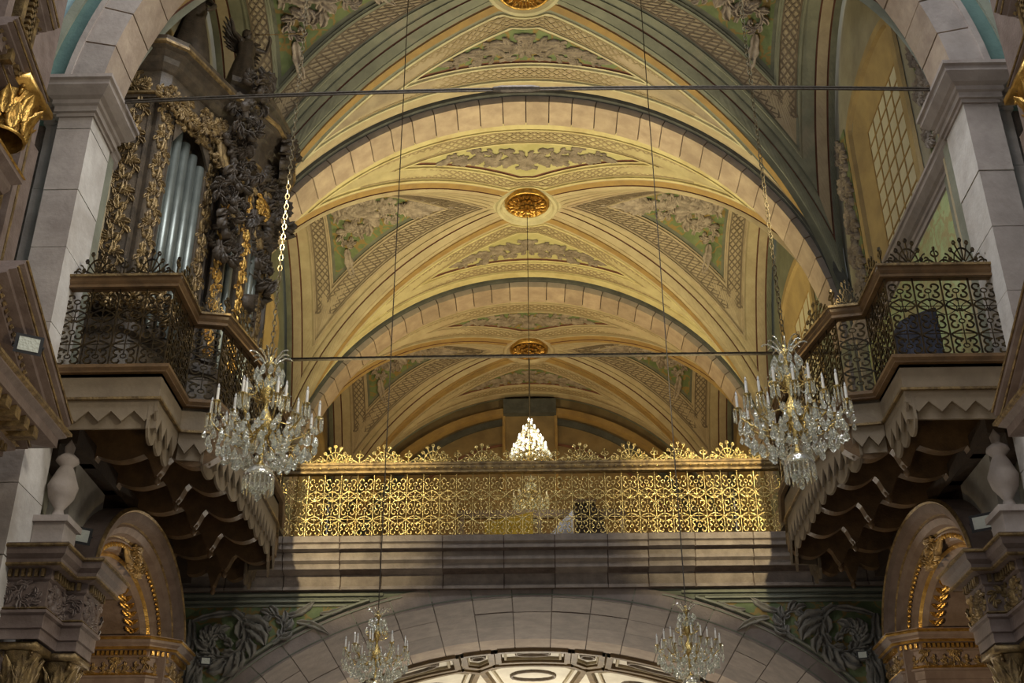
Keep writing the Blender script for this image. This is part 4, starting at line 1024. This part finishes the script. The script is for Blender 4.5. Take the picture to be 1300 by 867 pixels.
    for k in range(7):
        f2 = free(-4.42 + .07 * k, 14.0 + .2 * k, 10.7 - .35 * (k % 3), 1.1); g.leaf(0, .3, -PI / 2 + .2, .55, .09, .07, f2, .6); g.scroll(0, 0, .26, rn.uniform(0, 6), 1 if k % 2 else -1, f2, .07, 7, k)
    g.make('gilt_foliage', gold_dull, r, smooth=True)
    # carving along the foot of the case
    g = M()
    for k in range(9):
        f2 = free(-5.45 + .14 * k, 12.95 + max(0, k - 3) * .14, 7.85, .0 if k < 4 else .9); g.scroll(0, 0, .34, rn.uniform(0, 6), 1 if k % 2 else -1, f2, .1, 8, k + 3)
    g.make('foot_carving', gold_dull, r, smooth=True)
organ()

# ------------------------------------------------------------------ figures: carved wooden statues
def figure(name, lab, loc, rz, joints, radii, edges, extras, mt, scale=1.0, cat='statue'):
    r = thing(name, lab, cat, loc, (0, 0, rz), scale=scale)
    me = bpy.data.meshes.new('body'); me.from_pydata(joints, edges, []); me.materials.append(mt)
    o = link('body', me, r, local=True)
    md = o.modifiers.new('skin', 'SKIN')
    me.skin_vertices.new() if not me.skin_vertices else None
    sv = me.skin_vertices[0].data
    for i, rr in enumerate(radii): sv[i].radius = rr if isinstance(rr, tuple) else (rr, rr)
    sv[0].use_root = True
    ss = o.modifiers.new('sub', 'SUBSURF'); ss.levels = ss.render_levels = 1
    for nm, m, mm in extras: m.make(nm, mm, r, smooth=True, local=True)
    return r
def body_joints(armL, armR):
    # pelvis, waist, chest, neck, head low, head top, shoulders..., legs
    J = [(0, 0, .92), (0, 0, 1.10), (0, .01, 1.34), (0, 0, 1.50), (0, -.02, 1.58), (0, -.01, 1.72),
         (-.17, 0, 1.42), *armL, (.17, 0, 1.42), *armR, (-.1, 0, .88), (-.12, -.06, .50), (-.12, 0, .10), (-.12, -.13, .03), (.1, 0, .88), (.14, -.03, .48), (.14, .08, .10), (.14, -.05, .03)]
    Rr = [.15, .13, .15, .055, .08, .085, .065, .048, .036, .03, .065, .048, .036, .03, .09, .065, .045, .035, .09, .065, .045, .035]
    Ed = [(0, 1), (1, 2), (2, 3), (3, 4), (4, 5), (2, 6), (6, 7), (7, 8), (8, 9), (2, 10), (10, 11), (11, 12), (12, 13), (0, 14), (14, 15), (15, 16), (16, 17), (0, 18), (18, 19), (19, 20), (20, 21)]
    return J, Rr, Ed
def robe():
    m = M(); m.lathe([(.34, .06), (.33, .2), (.27, .55), (.20, .9), (.16, 1.08), (.19, 1.3), (.14, 1.44), (.07, 1.49)], seg=20, fl=lambda k: 1 + .10 * sin(k * 2.6) + .05 * cos(k * 5)); return m
def hair():
    m = M(); m.lathe([(.085, 1.56), (.10, 1.66), (.09, 1.74), (.04, 1.79), (0, 1.80)], (0, .025, 0), 12, fl=lambda k: 1 + .08 * (k % 2)); m.lathe([(0, 0), (.014, -.02), (0, -.05)], (0, -.105, 1.66), 6)
    return m
J, Rr, Ed = body_joints([(-.34, -.1, 1.28), (-.22, -.28, 1.22), (-.10, -.33, 1.26)], [(.36, 0, 1.22), (.38, -.14, 1.02), (.36, -.22, .96)])
figure('statue', 'dark carved robed statue standing on top of the organ cornice', (-5.0, 13.75, 12.15), -.3, J, Rr, Ed, [('robe', robe(), carved_dark), ('hair', hair(), carved_dark)], carved_dark, .95)
# trumpeting angel
J, Rr, Ed = body_joints([(-.40, -.05, 1.40), (-.52, -.1, 1.56), (-.58, -.1, 1.62)], [(.40, -.15, 1.42), (.30, -.34, 1.56), (.22, -.38, 1.60)])
tr = M(); tr.tube([(.04, -.14, 1.60), (.30, -.42, 1.70), (.62, -.78, 1.84)], lambda t: .012 + .006 * t, 8); tr.lathe([(.012, 0), (.03, .1), (.075, .16)], (0, 0, 0), 10); 
wg = M()
for sx in (-1, 1):
    for q in range(7):
        wg.leaf(sx * .08, 1.40 - q * .03, (PI / 2 - sx * (.5 + q * .17)), .62 - q * .05, .05, .05, lambda u, v, h: (u, .14 + h, v), -sx * .6)
tr = M(); tr.tube([(.04, -.14, 1.62), (.30, -.40, 1.70), (.60, -.70, 1.80), (.72, -.82, 1.84)], lambda t: .012 if t < .7 else .012 + (t - .7) * .15, 8)
figure('angel_statue', 'dark carved winged angel blowing a trumpet on the organ tower', (-4.42, 14.65, 12.33), 1.0, J, Rr, Ed, [('robe', robe(), carved_dark), ('hair', hair(), carved_dark), ('wings', wg, carved_dark), ('trumpet', tr, gold_dull)], carved_dark, .8)
J, Rr, Ed = body_joints([(-.40, -.05, 1.46), (-.50, -.12, 1.66), (-.52, -.14, 1.74)], [(.36, -.05, 1.24), (.42, -.2, 1.1), (.42, -.28, 1.08)])
figure('angel_statue', 'small dark carved angel with raised arm on the organ, nearest the arch', (-4.38, 15.6, 12.33), .8, J, Rr, Ed, [('robe', robe(), carved_dark), ('hair', hair(), carved_dark)], carved_dark, .62)

# ------------------------------------------------------------------ classical pieces shared by the altarpieces
def capital(m, cx, cy, z, R, H, pilaster=False):
    m.lathe([(R * .92, 0), (R * 1.02, .02), (R * .92, .04), (R * .86, .06), (R * .9, H * .6), (R * 1.15, H * .82), (R * 1.2, H * .86)], (cx, cy, z), 16)
    for row, (z0, ln) in enumerate([(.04, H * .45), (H * .28, H * .50)]):
        for k in range(8):
            t0 = 2 * PI * (k + row * .5) / 8; rr = R * (.92 + .08 * row)
            f = lambda u, v, h, t0=t0, rr=rr, z0=z0: (cx + (rr + h + .35 * R * (v / ln) ** 3) * cos(t0 + u / rr), cy + (rr + h + .35 * R * (v / ln) ** 3) * sin(t0 + u / rr), z + z0 + v)
            m.leaf(0, 0, PI / 2, ln, R * .30, .04, f, 0)
            m.leaf(0, ln * .2, PI / 2 + .6, ln * .5, R * .13, .035, f, -.5); m.leaf(0, ln * .2, PI / 2 - .6, ln * .5, R * .13, .035, f, .5)
    for k in range(4):
        t = PI / 4 + k * PI / 2; a, b = cos(t), sin(t)
        m.tube([(cx + a * (R * 1.15 + (.28 * R - .012 * R * q) * cos(q * .55)), cy + b * (R * 1.15 + (.28 * R - .012 * R * q) * cos(q * .55)), z + H * .80 + (.28 * R - .012 * R * q) * sin(q * .55)) for q in range(16)], R * .085, 5)
    q = R * 1.32; m.box(cx - q, cx + q, cy - q, cy + q, z + H * .88, z + H)
def dentils(m, a, b, w, dep, z0, z1, out):
    a = Vector(a); b = Vector(b); L = (b - a).length; n = int(L / (w * 1.8)); d = (b - a) / L; o = Vector(out)
    for i in range(n):
        p = a + d * (L * (i + .25) / n); q = p + d * w; m.hexa([(p.x, p.y, z0), (q.x, q.y, z0), (q.x + o.x * dep, q.y + o.y * dep, z0), (p.x + o.x * dep, p.y + o.y * dep, z0), (p.x, p.y, z1), (q.x, q.y, z1), (q.x + o.x * dep, q.y + o.y * dep, z1), (p.x + o.x * dep, p.y + o.y * dep, z1)])
def plane_map(a, b):
    a = Vector(a); b = Vector(b); d = (b - a).normalized(); n = Vector((d.y, -d.x)) * -1
    return (lambda u, v, h: (a.x + d.x * u + n.x * h, a.y + d.y * u + n.y * h, v)), (b - a).length
ENT = [(0, 0), (.02, 0), (.02, .10), (.04, .11), (.04, .24), (.07, .26), (.07, .29), (.02, .30), (.02, .60), (.05, .62), (.05, .72), (.16, .74), (.17, .80), (.22, .84), (.23, .90), (.25, .95), (0, .96)]
EPATH = [(5.6, 12.27), (5.05, 12.27), (5.05, 12.77), (4.84, 12.77), (4.84, 13.22), (5.6, 13.22)]
def side_altar(s):
    side = SIDE[s]
    r = thing('side_altarpiece', 'mauve and gilt altarpiece with arched niche under the %s balcony' % side, 'altarpiece', (s * 5.3, 15.0, FL))
    T = side_tf(s)
    m = M(T); m.hsweep(EPATH, ENT, 3.33, side=-1); en = m.make('entablature', mauve, r)
    m = M(T); m.hsweep(EPATH, [(.24, 0), (.262, .01), (.262, .03), (.24, .04)], 4.235, side=-1); m.hsweep(EPATH, [(.035, 0), (.055, .01), (.035, .03)], 3.63, side=-1); m.hsweep(EPATH, [(.15, 0), (.18, .01), (.18, .03), (.15, .04)], 4.06, side=-1); m.make('gilt_moulding', gold_dull, en)
    m = M(T)
    for i in range(len(EPATH) - 1):
        a, b = Vector(EPATH[i]), Vector(EPATH[i + 1]); d = (b - a).normalized(); o = Vector((-d.y, d.x)); dentils(m, a + o * .03, b + o * .03, .035, .06, 3.97, 4.05, o)
    m.make('dentil_course', gold_dull, en, kind='stuff')
    m = M(T)
    for i in range(len(EPATH) - 1):
        f, L = plane_map(EPATH[i], EPATH[i + 1]); n = max(1, round(L / .26)); g = lambda u, v, h, f=f: f(u, v, h + .02)
        for k in range(n): m.scroll(L * (k + .5) / n, 3.78, .28, PI / 2 * (1 if k % 2 else -1), 1 if (k + i) % 2 else -1, g, .05, 7, k)
    m.make('carved_frieze', mauve if s < 0 else gold_dull, en, smooth=True)
    for (x, y, R) in [(5.27, 12.5, .17), (5.06, 13.0, .19)]:
        m = M(T); m.lathe([(R * 1.3, FL), (R * 1.3, 0), (R * 1.05, .1), (R, .2), (R * .88, 2.72), (R * .9, 2.76)], (x, y, 0), 24, fl=lambda k: 1 - .05 * (k % 2)); c = m.make('column', mauve, r, smooth=True)
        m = M(T); capital(m, x, y, 2.75, R * .95, .56); m.make('capital', gold_dull, c, smooth=True)
    m = M(T); m.box(5.4, 5.7, 12.35, 13.5, FL, 3.3); m.box(5.1, 5.7, 17.0, 17.95, FL, 3.84); m.make('pilaster_wall', mauve, r)
    # splayed archivolt of the niche
    cy, cz, BB = 15.55, 4.42, .72
    m = M(T); m.arc([(0, 5.95), (0, 5.5), (.06, 5.42), (.10, 5.45), (.14, 5.36), (.26, 5.30), (.30, 5.33), (.34, 5.22), (.42, 5.18), (.46, 5.20), (.50, 5.08), (.60, 5.05), (.66, 5.08), (.66, 5.62), (.5, 5.95)], (0, cy, cz), 1.38, BB, 0, PI, 40, 'y')
    m.box(5.12, 5.8, cy + 1.38, cy + 2.04, 2.6, cz); m.box(5.3, 5.8, cy - 2.04, cy - 1.38, 2.6, cz)
    av = m.make('archivolt', mauve, r)
    for nm, pr, mt in [('gilt_rib', [(.05, 5.43), (.08, 5.39), (.11, 5.42)], gold), ('gilt_rib', [(.29, 5.32), (.32, 5.29), (.35, 5.26)], gold_dull), ('gilt_rib', [(.455, 5.2), (.48, 5.15), (.505, 5.1)], gold_dull), ('gilt_rib', [(.60, 5.055), (.63, 5.03), (.665, 5.06)], gold_dull)]:
        m = M(T); m.arc(pr, (0, cy, cz), 1.38, BB, 0, PI, 40, 'y', close=False); m.make(nm, mt, av)
    m = M(T)   # egg and dart course
    for k in range(46):
        t = PI * (k + .5) / 46; m.lathe([(0, -.035), (.022, -.02), (.03, 0), (.022, .02), (0, .035)], (5.29, cy + (1.38 + .2) * cos(t), cz + (BB + .2) * sin(t)), 5)
    for k in range(60):
        t = PI * (k + .5) / 60; m.lathe([(0, -.02), (.02, 0), (0, .02)], (5.14, cy + (1.38 + .55) * cos(t), cz + (BB + .55) * sin(t)), 5)
    m.make('bead_course', gold, av, kind='stuff')
    m = M(T)   # gilded leaf garland on the soffit of the niche
    for k in range(22):
        t = PI * (k + .5) / 22
        f = lambda u, v, h, t=t: (5.60 + v, cy + (1.37 - h) * cos(t + u / 1.37), cz + (BB - .01 - h) * sin(t + u / 1.37))
        m.leaf(-.05, 0, .3, .2, .05, .06, f, .5); m.leaf(-.05, .02, -.5, .18, .04, .06, f, -.5)
    m.make('soffit_garland', gold, av, smooth=True)
    m = M(T); rows = [[(x, cy + 1.375 * cos(PI * i / 24), cz + (BB - .005) * sin(PI * i / 24)) for i in range(25)] for x in (5.5, 7.0)]; m.grid(rows)
    m.grid([[(5.5, cy + q * 1.375, FL), (7.0, cy + q * 1.375, FL)] for q in (1,)] + [[(5.5, cy + 1.375, cz), (7.0, cy + 1.375, cz)]]); m.grid([[(5.5, cy - 1.375, FL), (7.0, cy - 1.375, FL)], [(5.5, cy - 1.375, cz), (7.0, cy - 1.375, cz)]])
    m.box(6.95, 7.1, cy - 1.5, cy + 1.5, FL, 5.5); m.make('niche', mauve, r)
    m = M(T); m.box(5.36, 5.62, 13.25, 14.3, 4.28, 5.7); m.make('plaster_spandrel', plastergrey, r)
    # entablature on the far jamb of the niche
    pth = [(6.9, 16.88), (5.35, 16.88), (5.12, 17.05), (5.12, 17.7)]; EN2 = [(u * .8, z * .78) for u, z in ENT]
    m = M(T); m.hsweep(pth, EN2, 3.83, side=-1); e2 = m.make('niche_entablature', mauve, r)
    m = M(T); m.hsweep(pth, [(.19, 0), (.215, .02), (.19, .05)], 4.52, side=-1); m.hsweep(pth, [(.12, 0), (.15, .02), (.12, .05)], 4.40, side=-1); m.hsweep(pth, [(.03, 0), (.05, .02), (.03, .04)], 4.06, side=-1); m.make('gilt_moulding', gold, e2)
    m = M(T)
    for i in range(3):
        a, b = Vector(pth[i]), Vector(pth[i + 1]); d = (b - a).normalized(); o = Vector((-d.y, d.x)); dentils(m, a + o * .03, b + o * .03, .035, .06, 4.33, 4.39, o)
    m.make('dentil_course', gold, e2, kind='stuff')
    m = M(T)
    for i in range(3):
        a, b = Vector(pth[i]), Vector(pth[i + 1]); L = (b - a).length; d = (b - a) / L; o = Vector((-d.y, d.x)); n = max(1, round(L / .22))
        f = lambda u, v, h, a=a, d=d, o=o: (a.x + d.x * u + o.x * (h + .02), a.y + d.y * u + o.y * (h + .02), v)
        for k in range(n): m.scroll(L * (k + .5) / n, 4.18, .22, PI / 2, 1 if k % 2 else -1, f, .045, 6, k)
    m.make('carved_frieze', gold_dull, e2, smooth=True)
    # cartouche at the crown
    m = M(T); f = lambda u, v, h: (5.30 - h, cy + u, 5.24 + v)
    for q in (-1, 1): m.scroll(q * .14, 0, .34, PI / 2, q, f, .1, 8, 2); m.leaf(q * .1, -.1, PI / 2 - q * 1.3, .4, .06, .08, f, q * .4)
    m.make('crown_cartouche', gold_dull, av, smooth=True)
    # stone urn finial standing on the entablature
    u = thing('urn', 'stone urn finial on the %s altarpiece entablature beside the pier' % side, 'urn', (s * 5.27, 12.75, 4.29))
    m = M(T); m.box(5.10, 5.44, 12.56, 12.94, 4.29, 4.75); m.box(5.06, 5.48, 12.52, 12.98, 4.70, 4.77); m.make('pedestal', stone_grey, u)
    m = M(T); m.lathe([(0, 0), (.12, 0), (.07, .08), (.05, .14), (.14, .28), (.17, .42), (.10, .60), (.07, .66), (.13, .72), (.12, .76), (.05, .82), (.06, .9), (0, 1.0)], (5.27, 12.75, 4.77), 16); m.make('vase', stone_grey, u, smooth=True)
side_altar(-1); side_altar(1)

# ------------------------------------------------------------------ great retables in the crossing, only their inner edges in view
def retable(s):
    side = SIDE[s]; T = side_tf(s)
    r = thing('crossing_retable', 'tall gilded and mauve retable at the %s edge with broken pediment' % side, 'altarpiece', (s * 6.0, 10, FL))
    m = M(T); m.box(5.75, 6.29, 6.5, 11.3, FL, 12.5); m.make('body', mauve, r)
    # lower entablature
    pth = [(5.5, 6.5), (5.5, 11.25), (5.95, 11.25)]
    pr = [(-.3, 0), (.05, 0), (.05, .12), (.08, .14), (.08, .25), (.12, .27), (.06, .30), (.06, .52), (.12, .54), (.12, .60), (.2, .64), (.2, .74), (.5, .80), (.5, .90), (.56, .94), (.58, 1.0), (-.3, 1.0)]
    m = M(T); m.hsweep(pth, pr, 4.42, side=-1); e = m.make('entablature', mauve, r)
    m = M(T); m.hsweep(pth, [(.56, 0), (.6, .02), (.6, .05), (.56, .06)], 5.37, side=-1); m.hsweep(pth, [(.19, 0), (.23, .02), (.19, .05)], 5.1, side=-1); m.hsweep(pth, [(.1, 0), (.14, .02), (.1, .04)], 4.66, side=-1); m.make('gilt_moulding', gold_dull, e)
    m = M(T)
    for k in range(20):
        y = 6.6 + k * .24; m.box(5.02, 5.32, y, y + .12, 5.10, 5.22)
    for k in range(2): m.box(5.6 + .2 * k, 5.7 + .2 * k, 11.4, 11.72, 5.10, 5.22)
    m.make('modillion_course', gold_dull, e, kind='stuff')
    m = M(T); dentils(m, (5.39, 6.5), (5.39, 11.3), .05, .08, 4.98, 5.06, (-1, 0)); m.make('dentil_course', gold_dull, e, kind='stuff')
    m = M(T); f = lambda u, v, h: (5.44 - h, u, v)
    for k in range(18): m.scroll(8.0 + k * .185, 4.83, .21, PI / 2 * (1 if k % 2 else -1), 1 if k % 2 else -1, f, .04, 5, k)
    m.make('fretwork_frieze', stucco, e, smooth=True)
    # raking half of the broken pediment
    def raking(A, B, x0, k, nm):
        A = Vector(A); B = Vector(B); d = (B - A).normalized(); n = Vector((-d.y, d.x)); n = n if n.y > 0 else -n
        prf = [(6.2, 0), (0, 0), (0, -.07), (.05, -.09), (.05, -.15), (.12, -.17), (.12, -.22), (.22, -.25), (.22, -.33), (.32, -.36), (.32, -.44), (6.2, -.44)]
        prf = [(x0 + x * k if x < 6 else 6.2, dn * k) for x, dn in prf]
        m = M(T); rows = [[(x, p.x + n.x * dn, p.y + n.y * dn) for x, dn in prf] for p in (A, B)]; b = m.grid(rows, True); m.face([b + i for i in range(12)]); m.face([b + 12 + i for i in range(12)][::-1]); o = m.make(nm, mauve, r)
        m = M(T); nb = int((B - A).length / .09)
        for q in range(nb):
            p = A + (B - A) * ((q + .5) / nb) + n * -.28 * k; m.lathe([(0, -.035), (.03, 0), (0, .035)], (x0 + .2 * k, p.x, p.y), 5)
        for x, dn in ((-.01, -.01), (.04, -.12), (.31, -.40)): m.tube([(x0 + x * k, A.x + n.x * dn * k, A.y + n.y * dn * k), (x0 + x * k, B.x + n.x * dn * k, B.y + n.y * dn * k)], .014, 5)
        m.make('gilt_beading', gold_dull, o, kind='stuff')
    raking((9.95, 6.42), (11.72, 5.50), 4.88, 1.0, 'raking_cornice')
    raking((9.30, 8.98), (10.30, 8.70), 5.2, .7, 'upper_raking_cornice')
    raking((9.30, 10.1), (10.16, 9.63), 5.2, .7, 'upper_raking_cornice')
    m = M(T); m.prism([(5.3, 9.95, 5.4), (5.3, 11.6, 5.4), (5.3, 9.95, 6.1)], (0, 0, 0), (.5, 0, 0)); m.make('tympanum', mauve, r)
    m = M(T); f = lambda u, v, h: (5.3 - h, u, v); m.scroll(10.3, 5.68, .42, 1.5, 1, f, .12, 9, 1); m.scroll(10.75, 5.58, .28, -1.5, -1, f, .1, 8, 2); m.make('tympanum_carving', gold_dull, r, smooth=True)
    # capital and shaft below the entablature
    m = M(T); m.box(5.62, 5.9, 10.7, 11.2, FL, 4.42); p = m.make('pilaster', mauve, r); m = M(T); capital(m, 5.62, 10.9, 3.82, .26, .6); m.make('capital', gold, p, smooth=True)
    # upper storey: moulded frames, cornice slabs, gilt capital, oval medallion
    for k, (x, y0, y1) in enumerate([(5.62, 10.55, 10.63), (5.58, 10.70, 10.80), (5.60, 10.86, 10.90), (5.66, 10.95, 11.25)]):
        m = M(T); m.box(x, 5.8, y0, y1, 5.6, 8.75); m.make('frame_strip', mauve if k % 2 else gold_dull, r)
    for k, (x, y0, y1) in enumerate([(5.35, 9.30, 9.42), (5.30, 9.52, 9.60), (5.38, 9.66, 9.86), (5.34, 9.92, 9.98)]):
        m = M(T); m.box(x, 5.8, y0, y1, 8.6, 12.4); m.make('frame_strip', gold_dull if k % 2 else mauve, r)
    m = M(T); dentils(m, (5.34, 9.74), (5.34, 9.80), .03, .04, 8.6, 12, (-1, 0))
    for k in range(44): m.box(5.30, 5.36, 9.70, 9.82, 8.65 + k * .08, 8.69 + k * .08)
    m.make('reeded_course', gold_dull, r, kind='stuff')
    m = M(T); capital(m, 5.55, 10.15, 8.05, .26, .62); m.make('gilt_capital', gold, r, smooth=True)
    m = M(T); m.hsweep([(5.6, 9.2), (5.6, 10.35), (6, 10.35)], [(-.2, 0), (.08, 0), (.12, .08), (.12, .15), (.2, .22), (.2, .3), (-.2, .3)], 7.55, side=-1); m.make('bracket_cornice', mauve, r)
    m = M(T); m.hsweep([(5.6, 9.2), (5.6, 10.35), (6, 10.35)], [(.19, 0), (.22, .02), (.19, .05)], 7.82, side=-1); m.make('gilt_moulding', gold, r)
    m = M(T); f = lambda u, v, h: (5.62 - h, 10.35 + u * .8, 6.95 + v)
    m.tube([f(.22 * cos(2 * PI * k / 20), .34 * sin(2 * PI * k / 20), .05) for k in range(20)], .03, 5, closed=True)
    for k in range(12):
        t = 2 * PI * k / 12; m.leaf(.24 * cos(t), .36 * sin(t), t + .5, .18, .04, .07, f, .6)
    o = m.make('oval_wreath', gold, r, smooth=True); m = M(T); m.prism([f(.2 * cos(2 * PI * k / 20), .32 * sin(2 * PI * k / 20), 0) for k in range(20)], (0, 0, 0), (-.03 , 0, 0)); m.make('oval_boss', stone_grey, o)
    if s > 0:
        m = M(T); m.tube([(5.3, 9.95 + .16 * cos(2 * PI * k / 20), 8.55 + .2 * sin(2 * PI * k / 20)) for k in range(20)], .03, 6, closed=True); m.make('gilt_ring', gold, r)
retable(-1); retable(1)

# ------------------------------------------------------------------ flood lamps
def flood(loc, tgt, w, lab):
    r = thing('floodlight', lab, 'floodlight', loc); R = (Vector(tgt) - Vector(loc)).to_track_quat('-Z', 'Y').to_euler()
    m = M(); m.hexa([(-w, -w * .75, -.02), (w, -w * .75, -.02), (w, w * .75, -.02), (-w, w * .75, -.02), (-w * .6, -w * .4, .09), (w * .6, -w * .4, .09), (w * .6, w * .4, .09), (-w * .6, w * .4, .09)])
    for i in range(5): m.box(-w * .5, w * .5, -w * .35 + i * w * .16, -w * .31 + i * w * .16, .08, .12)
    m.make('housing', black, r, local=True, rot=R)
    m = M(); m.box(-w * .74, w * .74, -w * .52, w * .52, -.028, -.018); m.make('lens', flood_glass, r, local=True, rot=R)
    m = M(); m.tube([(-w * 1.08, 0, .0), (-w * 1.08, 0, .12), (w * 1.08, 0, .12), (w * 1.08, 0, 0)], .01, 5); m.make('bracket', black, r, local=True, rot=R)
    return r
flood((-4.86, 10.32, 5.68), (-1.5, 4, 4.5), .13, 'square floodlight fixed inside the broken pediment of the left retable')
flood((-5.17, 13.22, 4.78), (-1.5, 8, 3), .13, 'square floodlight standing on the left altarpiece entablature')
flood((5.12, 13.22, 4.82), (2.5, 9, 3.5), .13, 'square floodlight standing on the right altarpiece entablature')
flood((-4.8, 17.85, 4.50), (-2, 10, 3), .08, 'small floodlight at the corner of the left niche entablature')
flood((4.8, 17.85, 4.50), (2, 10, 3), .08, 'small floodlight at the corner of the right niche entablature')

# ------------------------------------------------------------------ things standing in the loft and on the right balcony
r = thing('covered_speaker', 'box under a dark cloth behind the right balcony grille', 'speaker', (4.78, 13.35, 6.42))
m = M(); rows = []
for i in range(9):
    v = i / 8; row = []
    for k in range(28):
        t = 2 * PI * k / 28; q = 1 + .03 * sin(k * 2.9) * (1 - v); a = abs(cos(t)) ** .35 * math.copysign(1, cos(t)); b = abs(sin(t)) ** .35 * math.copysign(1, sin(t))
        row.append((4.80 + a * .25 * q, 13.28 + b * .2 * q, 6.44 + v * (1.05 + .10 * a)))
    rows.append(row)
b = m.grid(rows, True); m.face([b + 8 * 28 + k for k in range(28)]); m.make('cloth', cloth_dark, r)
r = thing('lectern', 'low desk under a bright yellow cloth behind the loft railing', 'desk', (-.38, 18.95, 6.44))
m = M(); rows = [[(-.75 + .78 * i / 16, 18.72 + .02 * sin(i * 1.9) * (1 - j / 5), 6.46 + j * .09 + .18 * (i / 16) * (j / 5)) for i in range(17)] for j in range(6)]; rows.append([(p[0], 19.2, p[2] + .02) for p in rows[-1]]); m.grid(rows); m.make('cloth', yellowcloth, r)
m = M(); m.box(-.72, .0, 18.76, 19.18, 6.44, 6.9); m.make('desk', brownwood, r)
r = thing('sheet_screen', 'pale blue cloth sloping down to the left behind the loft railing', 'cloth', (.36, 18.95, 6.44))
m = M(); rows = [[(.02 + .68 * i / 12, 18.9 + .03 * sin(i * 1.3) + .1 * j / 4, 6.44 + (.06 + .74 * i / 12) * j / 4) for i in range(13)] for j in range(5)]; m.grid(rows); rows2 = [[(x, y + .02, z) for x, y, z in q] for q in rows]; m.grid(rows2[::-1]); m.make('sheet', bluecloth, r)
r = thing('cabinet', 'dark wooden cabinet with rounded side behind the loft railing', 'cabinet', (.97, 19.0, 6.44))
m = M(); m.prism([(.72, 18.75, 6.44), (1.12, 18.75, 6.44), (1.22, 18.75, 6.62), (1.18, 18.75, 7.0), (1.02, 18.75, 7.22), (.72, 18.75, 7.26)], (0, 0, 0), (0, .45, 0)); m.make('body', darkwood, r)
m = M(); m.box(.70, 1.06, 18.70, 19.25, 7.24, 7.30); m.make('top', brownwood, r)
r = thing('bench', 'long brown wooden bench standing behind the loft railing', 'bench', (-.2, 19.6, 6.44))
m = M(); m.box(-1.25, 1.6, 19.5, 19.56, 7.28, 7.42); m.make('back_rail', brownwood, r)
m = M(); m.box(-1.25, 1.6, 19.2, 19.55, 6.86, 6.90); m.make('seat', brownwood, r)
for x in (-1.2, .1, 1.5):
    m = M(); m.box(x, x + .07, 19.22, 19.29, 6.44, 6.86); m.box(x, x + .07, 19.49, 19.56, 6.44, 7.28); m.make('leg', brownwood, r)

# repeats carry a common group
GR = {'chandelier': 'crystal chandeliers hanging in the nave and loft', 'ceiling rose': 'gilded roses at the vault crowns', 'floodlight': 'floodlights on the altarpieces',
      'balcony': 'side balconies of the first bay', 'urn': 'stone urns beside the piers', 'tie rod': 'iron tie rods across the nave', 'statue': 'carved figures on the organ'}
for o in list(bpy.data.objects):
    if o.parent is None and o.get('category') in GR: o['group'] = GR[o['category']]
